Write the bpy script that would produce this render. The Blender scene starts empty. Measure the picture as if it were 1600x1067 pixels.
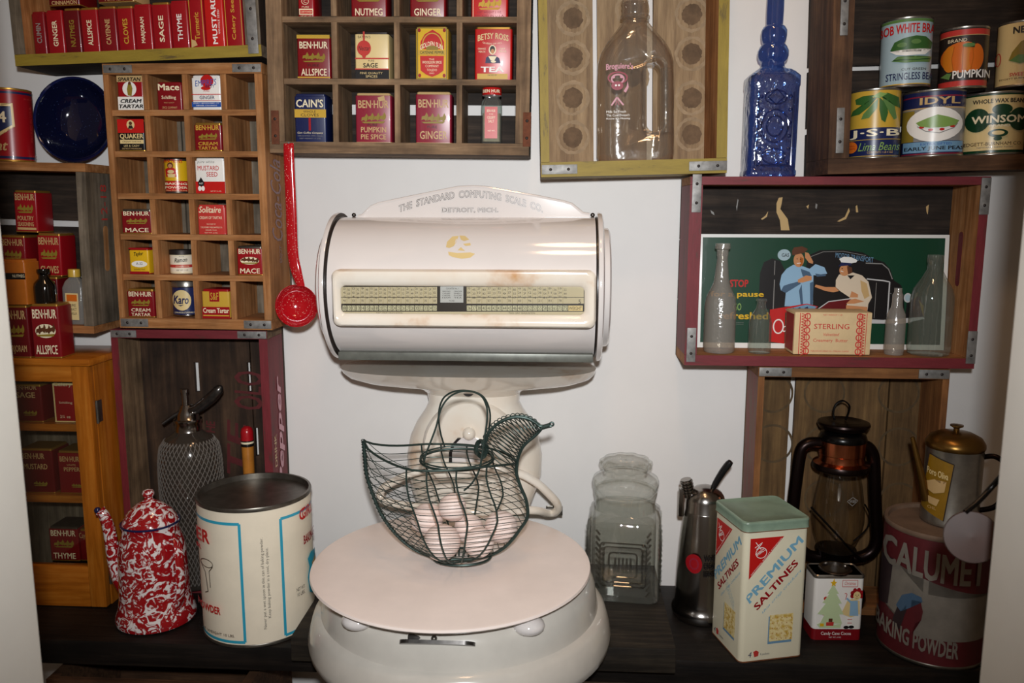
import bpy, bmesh, random
import numpy as np
from math import *
from mathutils import Vector, Matrix
random.seed(7)
SC = bpy.context.scene
COL = SC.collection

# ------------------------------------------------------------------ camera
F = 1300.0; PIT = radians(9.0); YAW = radians(3.5); DIST = 1.4
_f = np.array([-sin(YAW)*cos(PIT), cos(YAW)*cos(PIT), -sin(PIT)])
_R = np.array([cos(YAW), sin(YAW), 0.0]); _U = np.cross(_R, _f)
def ray(px, py): return _f + _R*(px-800)/F + _U*(533.5-py)/F
_d = ray(1050, 914); CAMH = -_d[2]*DIST/_d[1]
CAMP = np.array([0.0, -DIST, CAMH])
def at(px, py, Y):
    d = ray(px, py); return CAMP + d*(Y+DIST)/d[1]
def on(px, py, z):
    d = ray(px, py); return CAMP + d*(z-CAMH)/d[2]
def mpp(px, py, Y):
    """metres per pixel for a surface facing the camera at that place"""
    P = at(px, py, Y); return float((P-CAMP) @ _f)/F
cam = bpy.data.cameras.new('camera'); camo = bpy.data.objects.new('camera', cam); COL.objects.link(camo)
cam.sensor_width = 22.2; cam.lens = F/1600*22.2; cam.clip_start = 0.02
camo.matrix_world = Matrix(((_R[0], _U[0], -_f[0], CAMP[0]), (_R[1], _U[1], -_f[1], CAMP[1]), (_R[2], _U[2], -_f[2], CAMP[2]), (0, 0, 0, 1)))
cam.dof.use_dof = True; cam.dof.focus_distance = 1.22; cam.dof.aperture_fstop = 4.5
SC.camera = camo
# ------------------------------------------------------------------ light
SC.view_settings.view_transform = 'Standard'; SC.view_settings.look = 'None'
SC.view_settings.gamma = 1.0; SC.view_settings.exposure = 0.0; SC.view_settings.use_curve_mapping = False
W = bpy.data.worlds.new('room'); SC.world = W; W.use_nodes = True
W.node_tree.nodes['Background'].inputs[0].default_value = (1.0, 0.72, 0.5, 1); W.node_tree.nodes['Background'].inputs[1].default_value = 0.07
def lamp(kind, name, loc, target, energy, color, **kw):
    l = bpy.data.lights.new(name, kind); l.energy = energy; l.color = color
    for k, v in kw.items(): setattr(l, k, v)
    o = bpy.data.objects.new(name, l); COL.objects.link(o); o.location = loc
    o.rotation_euler = (Vector(target)-Vector(loc)).to_track_quat('-Z', 'Y').to_euler()
    return o
lamp('SPOT', 'camera_flash', (0.012, -DIST-0.05, CAMH+0.11), (-0.16, 0, 0.60), 62, (0.955, 0.98, 1.0), spot_size=radians(90), spot_blend=1.0, shadow_soft_size=0.022)
lamp('AREA', 'ceiling_lamp', (0.02, -0.55, 2.1), (-0.1, 0, 0.4), 2.2, (1, 0.6, 0.32), shape='DISK', size=0.22)
lamp('AREA', 'ceiling_lamp', (0.02, -1.0, 2.1), (-0.1, 0, 0.4), 2.8, (1, 0.6, 0.32), shape='DISK', size=0.22)

# ------------------------------------------------------------------ materials
def lin(h):
    h = h.lstrip('#'); c = [int(h[i:i+2], 16)/255 for i in (0, 2, 4)]
    return tuple(((x+0.055)/1.055)**2.4 if x > 0.04045 else x/12.92 for x in c) + (1,)
MATS = {}
def newmat(name):
    m = bpy.data.materials.new(name); m.use_nodes = True; MATS[name] = m
    nt = m.node_tree; return m, nt, nt.nodes['Principled BSDF']
def N(nt, t, **kw):
    n = nt.nodes.new(t)
    for k, v in kw.items():
        if k in n.inputs: n.inputs[k].default_value = v
        else: setattr(n, k, v)
    return n
def coords(nt, scale=(1, 1, 1)):
    tc = nt.nodes.new('ShaderNodeTexCoord'); mp = nt.nodes.new('ShaderNodeMapping'); mp.inputs['Scale'].default_value = scale
    nt.links.new(tc.outputs['Object'], mp.inputs[0]); return mp.outputs[0]
def ramp(nt, fac, stops):
    r = nt.nodes.new('ShaderNodeValToRGB'); e = r.color_ramp.elements
    while len(e) < len(stops): e.new(0.5)
    for i, (p, c) in enumerate(stops): e[i].position = p; e[i].color = lin(c) if isinstance(c, str) else c
    nt.links.new(fac, r.inputs[0]); return r.outputs[0]
def M(name, hexc=None, rough=0.5, metal=0.0, var=0.0, vscale=60, bump=0.0, coat=0.0, spec=0.5):
    if name in MATS: return MATS[name]
    if hexc is None: raise KeyError(name)
    m, nt, b = newmat(name)
    b.inputs['Roughness'].default_value = rough; b.inputs['Metallic'].default_value = metal
    b.inputs['Coat Weight'].default_value = coat; b.inputs['Specular IOR Level'].default_value = spec
    c = lin(hexc); b.inputs['Base Color'].default_value = c
    if var or bump:
        n = N(nt, 'ShaderNodeTexNoise', Scale=vscale, Detail=5.0, Roughness=0.6); nt.links.new(coords(nt), n.inputs['Vector'])
        if var:
            lo = tuple(x*(1-var) for x in c[:3]) + (1,); hi = tuple(min(1, x*(1+var*0.6)) for x in c[:3]) + (1,)
            nt.links.new(ramp(nt, n.outputs['Fac'], [(0.32, lo), (0.68, hi)]), b.inputs['Base Color'])
        if bump:
            bp = N(nt, 'ShaderNodeBump', Strength=bump, Distance=0.002); nt.links.new(n.outputs['Fac'], bp.inputs['Height']); nt.links.new(bp.outputs[0], b.inputs['Normal'])
    return m
def wood(name, dark, mid, light, axis='x', rough=0.75, scale=1.0, blotch=0.5, bump=0.35):
    m, nt, b = newmat(name); b.inputs['Roughness'].default_value = rough; b.inputs['Specular IOR Level'].default_value = 0.3
    s = {'x': (3, 45, 45), 'y': (45, 3, 45), 'z': (45, 45, 3)}[axis]
    v = coords(nt, tuple(q*scale for q in s))
    n = N(nt, 'ShaderNodeTexNoise', Scale=2.2, Detail=8.0, Roughness=0.65, Distortion=0.4); nt.links.new(v, n.inputs['Vector'])
    col = ramp(nt, n.outputs['Fac'], [(0.28, dark), (0.5, mid), (0.72, light)])
    n2 = N(nt, 'ShaderNodeTexNoise', Scale=14.0, Detail=4.0, Roughness=0.6); nt.links.new(coords(nt), n2.inputs['Vector'])
    d = tuple(x*(1-blotch) for x in (1, 1, 1)) + (1,)
    c2 = ramp(nt, n2.outputs['Fac'], [(0.33, d), (0.62, (1, 1, 1, 1))])
    mx = N(nt, 'ShaderNodeMix', data_type='RGBA', blend_type='MULTIPLY'); mx.inputs[0].default_value = 1
    nt.links.new(col, mx.inputs[6]); nt.links.new(c2, mx.inputs[7]); nt.links.new(mx.outputs[2], b.inputs['Base Color'])
    bp = N(nt, 'ShaderNodeBump', Strength=bump, Distance=0.0015); nt.links.new(n.outputs['Fac'], bp.inputs['Height']); nt.links.new(bp.outputs[0], b.inputs['Normal'])
    return m
def worn(name, paint, under, axis='x', thr=0.42, rough=0.6, paint2=None):
    """paint rubbed away to wood in patches along the grain"""
    m, nt, b = newmat(name); b.inputs['Roughness'].default_value = rough
    s = {'x': (6, 40, 40), 'z': (40, 40, 6)}[axis]
    n = N(nt, 'ShaderNodeTexNoise', Scale=2.0, Detail=8.0, Roughness=0.75); nt.links.new(coords(nt, s), n.inputs['Vector'])
    nt.links.new(ramp(nt, n.outputs['Fac'], [(thr-0.05, under), (thr+0.03, paint), (0.75, paint2 or paint)]), b.inputs['Base Color'])
    bp = N(nt, 'ShaderNodeBump', Strength=0.3, Distance=0.001); nt.links.new(n.outputs['Fac'], bp.inputs['Height']); nt.links.new(bp.outputs[0], b.inputs['Normal'])
    return m
def thin_glass(name, tint='#ffffff', edge='#8a8f8c', ior=1.45, haze=0.0, rough=0.02, bump=0.0, bscale=40, boost=1.0):
    m = bpy.data.materials.new(name); m.use_nodes = True; MATS[name] = m; nt = m.node_tree
    for n in list(nt.nodes): nt.nodes.remove(n)
    out = nt.nodes.new('ShaderNodeOutputMaterial')
    tr = nt.nodes.new('ShaderNodeBsdfTransparent'); gl = nt.nodes.new('ShaderNodeBsdfGlossy'); gl.inputs['Roughness'].default_value = rough
    lw = N(nt, 'ShaderNodeLayerWeight', Blend=0.35)
    nt.links.new(ramp(nt, lw.outputs['Facing'], [(0.0, tint), (0.6, tint), (0.97, edge)]), tr.inputs['Color'])
    fr = N(nt, 'ShaderNodeLayerWeight', Blend=0.5); mx = nt.nodes.new('ShaderNodeMixShader')          # reflectance rises towards the edges, the same from inside and outside
    pw = N(nt, 'ShaderNodeMath', operation='POWER'); pw.inputs[1].default_value = 4.0; nt.links.new(fr.outputs['Facing'], pw.inputs[0])
    mul = N(nt, 'ShaderNodeMath', operation='MULTIPLY_ADD'); mul.inputs[1].default_value = 0.75; mul.inputs[2].default_value = 0.05*boost; mul.use_clamp = True
    nt.links.new(pw.outputs[0], mul.inputs[0])
    nt.links.new(mul.outputs[0], mx.inputs[0]); nt.links.new(tr.outputs[0], mx.inputs[1]); nt.links.new(gl.outputs[0], mx.inputs[2])
    if haze:
        df = nt.nodes.new('ShaderNodeBsdfDiffuse'); df.inputs[0].default_value = (.8, .78, .74, 1); m2 = nt.nodes.new('ShaderNodeMixShader'); m2.inputs[0].default_value = haze
        nt.links.new(mx.outputs[0], m2.inputs[1]); nt.links.new(df.outputs[0], m2.inputs[2]); nt.links.new(m2.outputs[0], out.inputs[0])
    else: nt.links.new(mx.outputs[0], out.inputs[0])
    if bump:
        n = N(nt, 'ShaderNodeTexNoise', Scale=bscale, Detail=3.0); nt.links.new(coords(nt), n.inputs['Vector'])
        bp = N(nt, 'ShaderNodeBump', Strength=bump, Distance=0.003); nt.links.new(n.outputs['Fac'], bp.inputs['Height'])
        nt.links.new(bp.outputs[0], fr.inputs['Normal']); nt.links.new(bp.outputs[0], gl.inputs['Normal'])
    return m
def speckle(name, base, spot, scale=30, thr=0.5, soft=0.03, rough=0.12, kind='noise', dist=0.0, coat=0.5):
    m, nt, b = newmat(name); b.inputs['Roughness'].default_value = rough; b.inputs['Coat Weight'].default_value = coat
    if kind == 'noise':
        n = N(nt, 'ShaderNodeTexNoise', Scale=scale, Detail=3.0, Roughness=0.55, Distortion=dist); o = n.outputs['Fac']
    else:
        n = N(nt, 'ShaderNodeTexVoronoi', Scale=scale, Randomness=1.0); o = n.outputs['Distance']
    nt.links.new(coords(nt), n.inputs['Vector'])
    nt.links.new(ramp(nt, o, [(thr-soft, spot), (thr+soft, base)]), b.inputs['Base Color']); return m

def mats():
    M('wall_paint', '#e6e2de', 0.55, var=0.03, vscale=8, bump=0.04)
    M('jamb_paint', '#eeebe2', 0.45, var=0.04, vscale=10, bump=0.03)
    M('floor_dark', '#4a3a2c', 0.7)
    wood('crate_wood_x', '#5a4634', '#866b50', '#a88a69', 'x')
    wood('crate_wood_z', '#5a4634', '#866b50', '#a88a69', 'z')
    wood('brown_wood_x', '#38261a', '#573c29', '#745338', 'x')
    wood('brown_wood_z', '#38261a', '#573c29', '#745338', 'z')
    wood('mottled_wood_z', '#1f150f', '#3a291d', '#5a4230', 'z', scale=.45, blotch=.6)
    wood('umber_wood_z', '#4c3820', '#6a4f30', '#85663f', 'z', blotch=.35)
    wood('rust_wood_x', '#5c3920', '#83552f', '#a06d3f', 'x', blotch=.35)
    wood('rust_wood_z', '#5c3920', '#83552f', '#a06d3f', 'z', blotch=.35)
    wood('warm_wood_x', '#7a4c28', '#a56f40', '#c39061', 'x', blotch=0.35)
    wood('warm_wood_z', '#7a4c28', '#a56f40', '#c39061', 'z', blotch=0.35)
    wood('grey_wood_x', '#4a4238', '#6f6353', '#8d8070', 'x')
    wood('grey_wood_z', '#4a4238', '#6f6353', '#8d8070', 'z')
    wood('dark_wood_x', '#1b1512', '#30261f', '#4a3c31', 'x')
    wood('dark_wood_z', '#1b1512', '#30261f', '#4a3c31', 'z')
    wood('black_plank', '#0c0a09', '#1a1512', '#2a221c', 'x', rough=0.55)
    wood('riser_plank', '#16120e', '#28221b', '#433a2e', 'x', rough=0.65)
    wood('amber_pine_x', '#8c4b10', '#ad631a', '#c17a2c', 'x', rough=0.28, blotch=0.15, bump=0.05)
    wood('amber_pine_z', '#8c4b10', '#ad631a', '#c17a2c', 'z', rough=0.28, blotch=0.15, bump=0.05)
    worn('yellow_paint', '#8a7524', '#5c4c28', 'x', 0.40, paint2='#a18a30')
    worn('yellow_paint_z', '#8a7524', '#5c4c28', 'z', 0.40, paint2='#a18a30')
    worn('red_paint', '#681820', '#4a2e24', 'x', 0.40, paint2='#7e262e')
    worn('red_paint_z', '#681820', '#4a2e24', 'z', 0.40, paint2='#7e262e')
    worn('faded_red_z', '#7a3326', '#6e4a33', 'z', 0.48, paint2='#8b3b2c')
    m, nt, b = newmat('stained_slat'); b.inputs['Roughness'].default_value = 0.8
    n = N(nt, 'ShaderNodeTexNoise', Scale=2.0, Detail=8.0, Roughness=0.7); nt.links.new(coords(nt, (45, 45, 4)), n.inputs['Vector'])
    nt.links.new(ramp(nt, n.outputs['Fac'], [(0.3, '#6b5540'), (0.5, '#8f7759'), (0.7, '#a88f6e')]), b.inputs['Base Color'])
    M('stain_ring', '#9c866a', 0.85, var=0.2, vscale=90)
    M('stain_soft', '#57442b', 0.85, var=0.35, vscale=60); M('stain_dark', '#6a543e', 0.85, var=0.3, vscale=70)
    M('bracket', '#8d8b88', 0.55, 0.6, var=0.35, vscale=80, bump=0.2)
    M('rust', '#6b3a22', 0.8, 0.2, var=0.3, vscale=120)
    M('nail', '#3a3432', 0.5, 0.7)
    M('tin_metal', '#a8a39a', 0.3, 0.9, var=0.15, vscale=70)
    M('dull_tin', '#6f6a62', 0.35, 0.85, var=0.25, vscale=60)
    M('steel', '#9d9893', 0.2, 1.0); M('brass', '#7d5c2c', 0.3, 0.9); M('gold_rim', '#b78b3c', 0.35, 0.7)
    M('copper', '#b56a48', 0.22, 1.0, var=0.2); M('black_metal', '#0d0b0b', 0.25, 0.5); M('dark_copper', '#1f1311', 0.3, 0.8)
    for k, h in dict(red='#98101a', crimson='#7e1019', deepred='#640c13', brightred='#c01c19', salmon='#c23a34', wine='#8e2236', cream='#efe2c0', white='#efece6', black='#141214', navy='#1b2450',
                     blue='#2450a0', skyblue='#6f97b5', yellow='#e0b21c', gold='#c8963a', mustard='#c9a23a', olive='#8f7a2c', orange='#d2691e', green='#35602c', dkgreen='#0f3b22', ltgreen='#7ea052',
                     butter='#e2c98f', ink='#2e2622', fadeblue='#78adc6', leaf='#5b7f45', tan='#c7a672', skin='#c88a5c', brownish='#5d3520', shirt='#8fb4d0', shirt2='#d9c8b0', shirtsh='#46607a',
                     signgreen='#083d28', pink='#c88a98', fadegold='#d8bf86', cyan='#2fa0bd', paleblue='#a6bcc4', grey='#8d8a86', carwhite='#c6c6c6', pumpkin='#cf7a1e', pumpk2='#a95a12', palegreen='#c4d6a8').items():
        M('p_'+k, h, 0.32, coat=0.15)
    M('chart_tan', '#cdbf9f', 0.6); M('chart_light', '#d6d0ae', 0.6); M('butter_card', '#dcc193', 0.7, var=0.06); M('card_red', '#c8352f', 0.7); M('card_side', '#9b2f2c', 0.7, var=0.2)
    M('label_paper', '#efe3cc', 0.55, var=0.05, vscale=25)
    M('enamel_white', '#ded7d3', 0.10, coat=0.6, var=0.02, vscale=12); M('enamel_plate', '#f6e8e0', 0.28, var=0.04, vscale=20)
    m, nt, b = newmat('enamel_cream'); b.inputs['Roughness'].default_value = 0.14; b.inputs['Coat Weight'].default_value = 0.5
    n = N(nt, 'ShaderNodeTexNoise', Scale=9.0, Detail=5.0, Roughness=0.6); nt.links.new(coords(nt), n.inputs['Vector'])
    nt.links.new(ramp(nt, n.outputs['Fac'], [(0.25, '#c9955f'), (0.42, '#e9dccb'), (0.7, '#efe9dd')]), b.inputs['Base Color'])
    M('base_enamel', '#d0cac0', 0.2, coat=0.4, var=0.08, vscale=14)
    M('grey_strip', '#6f7068', 0.4, 0.3, var=0.2)
    M('egg_shell', '#f4dfd6', 0.5, var=0.03, vscale=30)
    M('green_wire', '#33433e', 0.4, 0.5, var=0.25, vscale=150); M('bright_wire', '#7d8078', 0.3, 0.8)
    thin_glass('clear_glass', '#f7f8f6', '#6f726e', boost=1.8, bump=0.15, bscale=25)
    thin_glass('bottle_glass', '#eef4f1', '#a0aca7', haze=0.05, boost=2.4, bump=0.2, bscale=60)
    thin_glass('dusty_glass', '#e6dfd4', '#8c8276', haze=0.17, boost=2.5, rough=0.12, bump=0.3, bscale=200)
    thin_glass('jug_glass', '#f8f2e8', '#94724c', haze=0.05, boost=4.0, rough=0.10, bump=0.5, bscale=30)
    thin_glass('ribbed_glass', '#f2f3f0', '#646762', haze=0.02, boost=2.4, bump=0.5, bscale=45)
    thin_glass('chimney_glass', '#f4f2ee', '#a09a92', boost=1.6)
    thin_glass('window_glass', '#f4f4f0', '#d0d0c8', boost=1.0)
    thin_glass('blue_glass', '#a6c0e8', '#28478a', haze=0.0, boost=4.5, rough=0.10, bump=1.0, bscale=75)
    thin_glass('blue_glass_smooth', '#a3bce4', '#31528f', boost=3.0, rough=0.06)
    speckle('graniteware', '#9c141a', '#e9e2e0', scale=50, thr=0.455, soft=0.03, dist=2.6)
    speckle('red_speckle', '#b0101a', '#e8b8a8', scale=330, thr=0.16, soft=0.06, kind='vor')
    speckle('basin_enamel', '#0b0f2a', '#41507c', scale=210, thr=0.10, soft=0.05, kind='vor', rough=0.08)
    M('navy_rim', '#141c48', 0.15, coat=0.5)
    M('sage_lid', '#849a86', 0.4, var=0.18, vscale=30, bump=0.05); M('rusty', '#7a4a2c', 0.7, var=0.4, vscale=150)
    M('saltine_cream', '#e6dfc4', 0.35, var=0.05, vscale=15, coat=0.2); M('saltine_side', '#d9d3b9', 0.35, var=0.06, vscale=15)
    m, nt, b = newmat('cracker'); b.inputs['Roughness'].default_value = 0.6
    n = N(nt, 'ShaderNodeTexNoise', Scale=170.0, Detail=2.0); nt.links.new(coords(nt), n.inputs['Vector'])
    nt.links.new(ramp(nt, n.outputs['Fac'], [(0.35, '#c9a544'), (0.55, '#e8d69c')]), b.inputs['Base Color'])
    M('calumet_red', '#57141b', 0.55, var=0.2, vscale=40); M('calumet_dark', '#2a1c20', 0.55); M('calumet_white', '#79736a', 0.6, var=0.2, vscale=30)  # Calumet red and white darkened: flash falloff on this tin put into its colours
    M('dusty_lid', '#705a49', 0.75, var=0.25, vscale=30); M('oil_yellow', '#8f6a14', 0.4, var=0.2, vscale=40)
    M('black_plastic', '#101012', 0.3); M('handle_wood', '#b5732a', 0.35, var=0.15); M('handle_red', '#a5121c', 0.25, coat=0.4)
    M('siphon_glass', '#3a342e', 0.12, 0.2, coat=0.6); M('siphon_wire', '#6f6861', 0.7, 0.2)
    M('pewter', '#5d5a58', 0.3, 0.9, var=0.3, vscale=100); M('scoop_wood', '#41261a', 0.5, var=0.25, vscale=30)
    M('spice_powder', '#a99c84', 0.9, var=0.15, vscale=90); M('dark_glass', '#0c0908', 0.06, coat=0.5)
    M('orange_tin', '#b5651e', 0.35, var=0.1); M('old_red', '#561517', 0.7, var=.3)
mats()

# ------------------------------------------------------------------ mesh builder
_TX = {}
def text_geo(s, bold=0.0, shear=0.0):
    k = (s, bold, shear)
    if k not in _TX:
        cu = bpy.data.curves.new('lettering', 'FONT'); cu.body = s; cu.resolution_u = 2; cu.offset = bold if bold <= .006 else 0; cu.shear = shear; cu.dimensions = '2D'; cu.fill_mode = 'BOTH'
        ob = bpy.data.objects.new('lettering', cu); me = bpy.data.meshes.new_from_object(ob)
        v = np.array([p.co[:2] for p in me.vertices]) if len(me.vertices) else np.zeros((1, 2))
        fs = [tuple(p.vertices) for p in me.polygons]
        if bold > .006:                                                         # heavier strokes: the same letters shifted by a hair
            q = min(bold, .06)*.55; v = np.concatenate([v+np.array(o)*q for o in ((-1, -.8), (1, -.8), (1, .8), (-1, .8))])
        lo, hi = v.min(0), v.max(0); v = (v-lo)/np.maximum(hi-lo, 1e-6)
        _TX[k] = (v, fs); bpy.data.objects.remove(ob); bpy.data.curves.remove(cu); bpy.data.meshes.remove(me)
    return _TX[k]
class MB:
    def __init__(s): s.v = []; s.f = []; s.mi = []; s.sm = []; s.mats = []
    def slot(s, m):
        if m not in s.mats: s.mats.append(m)
        return s.mats.index(m)
    def add(s, vs, fs, m, smooth=False, T=None):
        o = len(s.v); k = s.slot(m)
        for p in vs:
            p = Vector(p); s.v.append(tuple(T @ p) if T is not None else tuple(p))
        for f in fs: s.f.append(tuple(i+o for i in f)); s.mi.append(k); s.sm.append(smooth)
        return s
    def box(s, x0, x1, y0, y1, z0, z1, m, faces=None, T=None):
        """faces: dict f(ront) k(back) l r t b -> material"""
        v = [(x0, y0, z0), (x1, y0, z0), (x1, y1, z0), (x0, y1, z0), (x0, y0, z1), (x1, y0, z1), (x1, y1, z1), (x0, y1, z1)]
        F_ = dict(b=(3, 2, 1, 0), t=(4, 5, 6, 7), f=(0, 1, 5, 4), r=(1, 2, 6, 5), k=(2, 3, 7, 6), l=(3, 0, 4, 7))
        o = len(s.v)
        for p in v: p = Vector(p); s.v.append(tuple(T @ p) if T is not None else tuple(p))
        for k, f in F_.items():
            mm = (faces or {}).get(k, m); s.f.append(tuple(i+o for i in f)); s.mi.append(s.slot(mm)); s.sm.append(False)
        return s
    def rbox(s, x0, x1, y0, y1, z0, z1, m, r=0.003, T=None, seg=2, smooth=True):
        b = bmesh.new(); bmesh.ops.create_cube(b, size=1)
        for p in b.verts: p.co = Vector(((x0+x1)/2+p.co.x*(x1-x0), (y0+y1)/2+p.co.y*(y1-y0), (z0+z1)/2+p.co.z*(z1-z0)))
        bmesh.ops.bevel(b, geom=list(b.edges), offset=r, segments=seg, profile=0.6, affect='EDGES')
        b.verts.index_update(); s.add([p.co for p in b.verts], [[q.index for q in f.verts] for f in b.faces], m, smooth, T); b.free(); return s
    def loft(s, rings, m, smooth=True, caps=(True, True), T=None, closed=True):
        n = len(rings[0]); vs = [p for r in rings for p in r]; fs = []
        for i in range(len(rings)-1):
            for j in range(n if closed else n-1):
                k = (j+1) % n; fs.append((i*n+j, i*n+k, (i+1)*n+k, (i+1)*n+j))
        s.add(vs, fs, m, smooth, T)
        if caps[0]: s.add(rings[0], [tuple(range(n))[::-1]], m, False, T)
        if caps[1]: s.add(rings[-1], [tuple(range(n))], m, False, T)
        return s
    def lathe(s, prof, m, seg=40, cx=0, cy=0, T=None, ky=1.0, caps=(False, False), smooth=True):
        """prof: (radius, z[, material])"""
        rings = [[(cx+r[0]*cos(2*pi*j/seg), cy+ky*r[0]*sin(2*pi*j/seg), r[1]) for j in range(seg)] for r in prof]
        mt = [(p[2] if len(p) > 2 else m) for p in prof]; i = 0; n = len(rings)
        while i < n-1:
            j = i+1
            while j < n-1 and mt[j+1] == mt[i+1]: j += 1
            s.loft(rings[i:j+1], mt[i+1], smooth, (caps[0] and i == 0, caps[1] and j == n-1), T); i = j
        return s
    def tube(s, pts, r, m, seg=6, closed=False, T=None):
        P = [Vector(p) for p in pts]; n = len(P); rings = []; up = None
        for i in range(n):
            if closed: t = P[(i+1) % n]-P[i-1]
            else: t = P[min(i+1, n-1)]-P[max(i-1, 0)]
            if t.length < 1e-9: t = Vector((0, 0, 1))
            t.normalize()
            if up is None: up = t.orthogonal().normalized()
            up = (up - t*up.dot(t)); up = up.normalized() if up.length > 1e-6 else t.orthogonal().normalized()
            w = t.cross(up); rr = r[i] if isinstance(r, (list, tuple)) else r
            rings.append([tuple(P[i]+up*rr*cos(2*pi*j/seg)+w*rr*sin(2*pi*j/seg)) for j in range(seg)])
        if closed: rings.append(rings[0])
        return s.loft(rings, m, True, (not closed, not closed), T)
    def ball(s, c, r, m, seg=20, T=None, k=(1, 1, 1)):
        n = seg//2; rings = [[(c[0]+k[0]*r*sin(pi*i/n)*cos(2*pi*j/seg), c[1]+k[1]*r*sin(pi*i/n)*sin(2*pi*j/seg), c[2]-k[2]*r*cos(pi*i/n)) for j in range(seg)] for i in range(n+1)]
        return s.loft(rings, m, True, (False, False), T)
    def prism(s, poly, y0, y1, m, T=None, smooth=False):
        """poly: list of (x,z), extruded along y"""
        n = len(poly); vs = [(x, y0, z) for x, z in poly]+[(x, y1, z) for x, z in poly]
        fs = [tuple(range(n)), tuple(range(2*n-1, n-1, -1))]+[(i, (i+1) % n+0, (i+1) % n+n, i+n)[::-1] for i in range(n)]
        return s.add(vs, fs, m, smooth, T)
    def build(s, name, parent=None, Mx=None, sub=0, weld=False):
        me = bpy.data.meshes.new(name); me.from_pydata(s.v, [], s.f)
        for m in s.mats: me.materials.append(MATS[m])
        me.polygons.foreach_set('material_index', s.mi); me.polygons.foreach_set('use_smooth', s.sm); me.update(); me.set_sharp_from_angle(angle=radians(42))
        if weld:
            b = bmesh.new(); b.from_mesh(me); bmesh.ops.remove_doubles(b, verts=b.verts, dist=1e-5); bmesh.ops.recalc_face_normals(b, faces=b.faces); b.to_mesh(me); b.free()
        o = bpy.data.objects.new(name, me); COL.objects.link(o)
        if parent is not None: o.parent = parent
        if Mx is not None: o.matrix_world = Mx
        if sub:
            q = o.modifiers.new('subdivision', 'SUBSURF'); q.levels = sub; q.render_levels = sub
        return o
def tag(o, label=None, cat=None, group=None, kind=None):
    if label: o['label'] = label
    if cat: o['category'] = cat
    if group: o['group'] = group
    if kind: o['kind'] = kind
    return o
def empty(name, Mx, label, cat, group=None):
    o = bpy.data.objects.new(name, None); COL.objects.link(o); o.matrix_world = Mx; o.empty_display_size = 0.02
    return tag(o, label, cat, group)
def Tr(x=0, y=0, z=0): return Matrix.Translation((x, y, z))
def Rz(a): return Matrix.Rotation(a, 4, 'Z')
def spline(pts, n=8, closed=False):
    P = [np.array(p, float) for p in pts]; out = []; m = len(P)
    for i in range(m if closed else m-1):
        p0, p1, p2, p3 = (P[(i-1) % m], P[i], P[(i+1) % m], P[(i+2) % m]) if closed else (P[max(i-1, 0)], P[i], P[i+1], P[min(i+2, m-1)])
        for k in range(n):
            t = k/n; out.append(tuple(0.5*((2*p1)+(-p0+p2)*t+(2*p0-5*p1+4*p2-p3)*t*t+(-p0+3*p1-3*p2+p3)*t**3)))
    if not closed: out.append(tuple(P[-1]))
    return out
def rrect(w, d, r, n=4, cx=0, cy=0):
    o = []
    for sx, sy, a0 in ((1, 1, 0), (-1, 1, pi/2), (-1, -1, pi), (1, -1, 3*pi/2)):
        for k in range(n+1):
            a = a0+pi/2*k/n; o.append((cx+sx*(w/2-r)+r*cos(a), cy+sy*(d/2-r)+r*sin(a)))
    return o

# ------------------------------------------------------------------ frames: rigid local coordinate systems (x right, y away, z up)
class Frame:
    def __init__(s, Mx):
        s.M = Mx; s.Mi = Mx.inverted()
        s.C = s.Mi @ Vector(CAMP)
    def px(s, x, y, d=0.0):
        q = s.Mi.to_3x3() @ Vector(ray(x, y)); t = (d-s.C.y)/q.y; return s.C+q*t
WORLD = Frame(Matrix.Identity(4))
def project(P):
    v = np.array(P)-CAMP; w = v @ _f; return np.array([800+F*(v @ _R)/w, 533.5-F*(v @ _U)/w])
def fit(TL, TR, BR, BL, Y, depth=0.1, wyaw=120.0, backlim=0.0, yaw0=0.0):
    """rigid rectangle whose corners are seen at the four places; its back stays off the wall"""
    tgt = np.array([TL, TR, BR, BL], float).ravel()
    def rect(q):
        cx, cz, w, h, yw, ro = q; Mx = Tr(cx, Yc[0], cz) @ Rz(yw) @ Matrix.Rotation(ro, 4, 'Y'); return Mx
    Yc = [Y]
    a = at(*np.mean([TL, BR], axis=0), Y); q = np.array([a[0], a[2], .4, .3, yaw0, 0.])
    def res(q):
        Mx = rect(q); w, h = q[2], q[3]
        o = [project(Mx @ Vector(p)) for p in ((-w/2, 0, h/2), (w/2, 0, h/2), (w/2, 0, -h/2), (-w/2, 0, -h/2))]
        return np.concatenate([np.concatenate(o)-tgt, [wyaw*(q[4]-yaw0)]])
    for outer in range(4):
        for it in range(8):
            r = res(q); J = np.zeros((9, 6))
            for i in range(6):
                e = np.zeros(6); e[i] = 1e-5; J[:, i] = (res(q+e)-r)/1e-5
            q = q-np.linalg.lstsq(J, r, rcond=None)[0]
        Mx = rect(q); back = max((Mx @ Vector((sx*q[2]/2, depth, 0))).y for sx in (-1, 1))
        if backlim is None: break
        Yc[0] += backlim-0.002-back
    if 0: print('fit', q.round(3), 'Y', round(Yc[0], 3), 'err', np.abs(res(q)[:8]).max().round(1))
    fr = Frame(rect(q)); fr.w, fr.h = q[2], q[3]; fr.depth = depth; return fr

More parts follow.
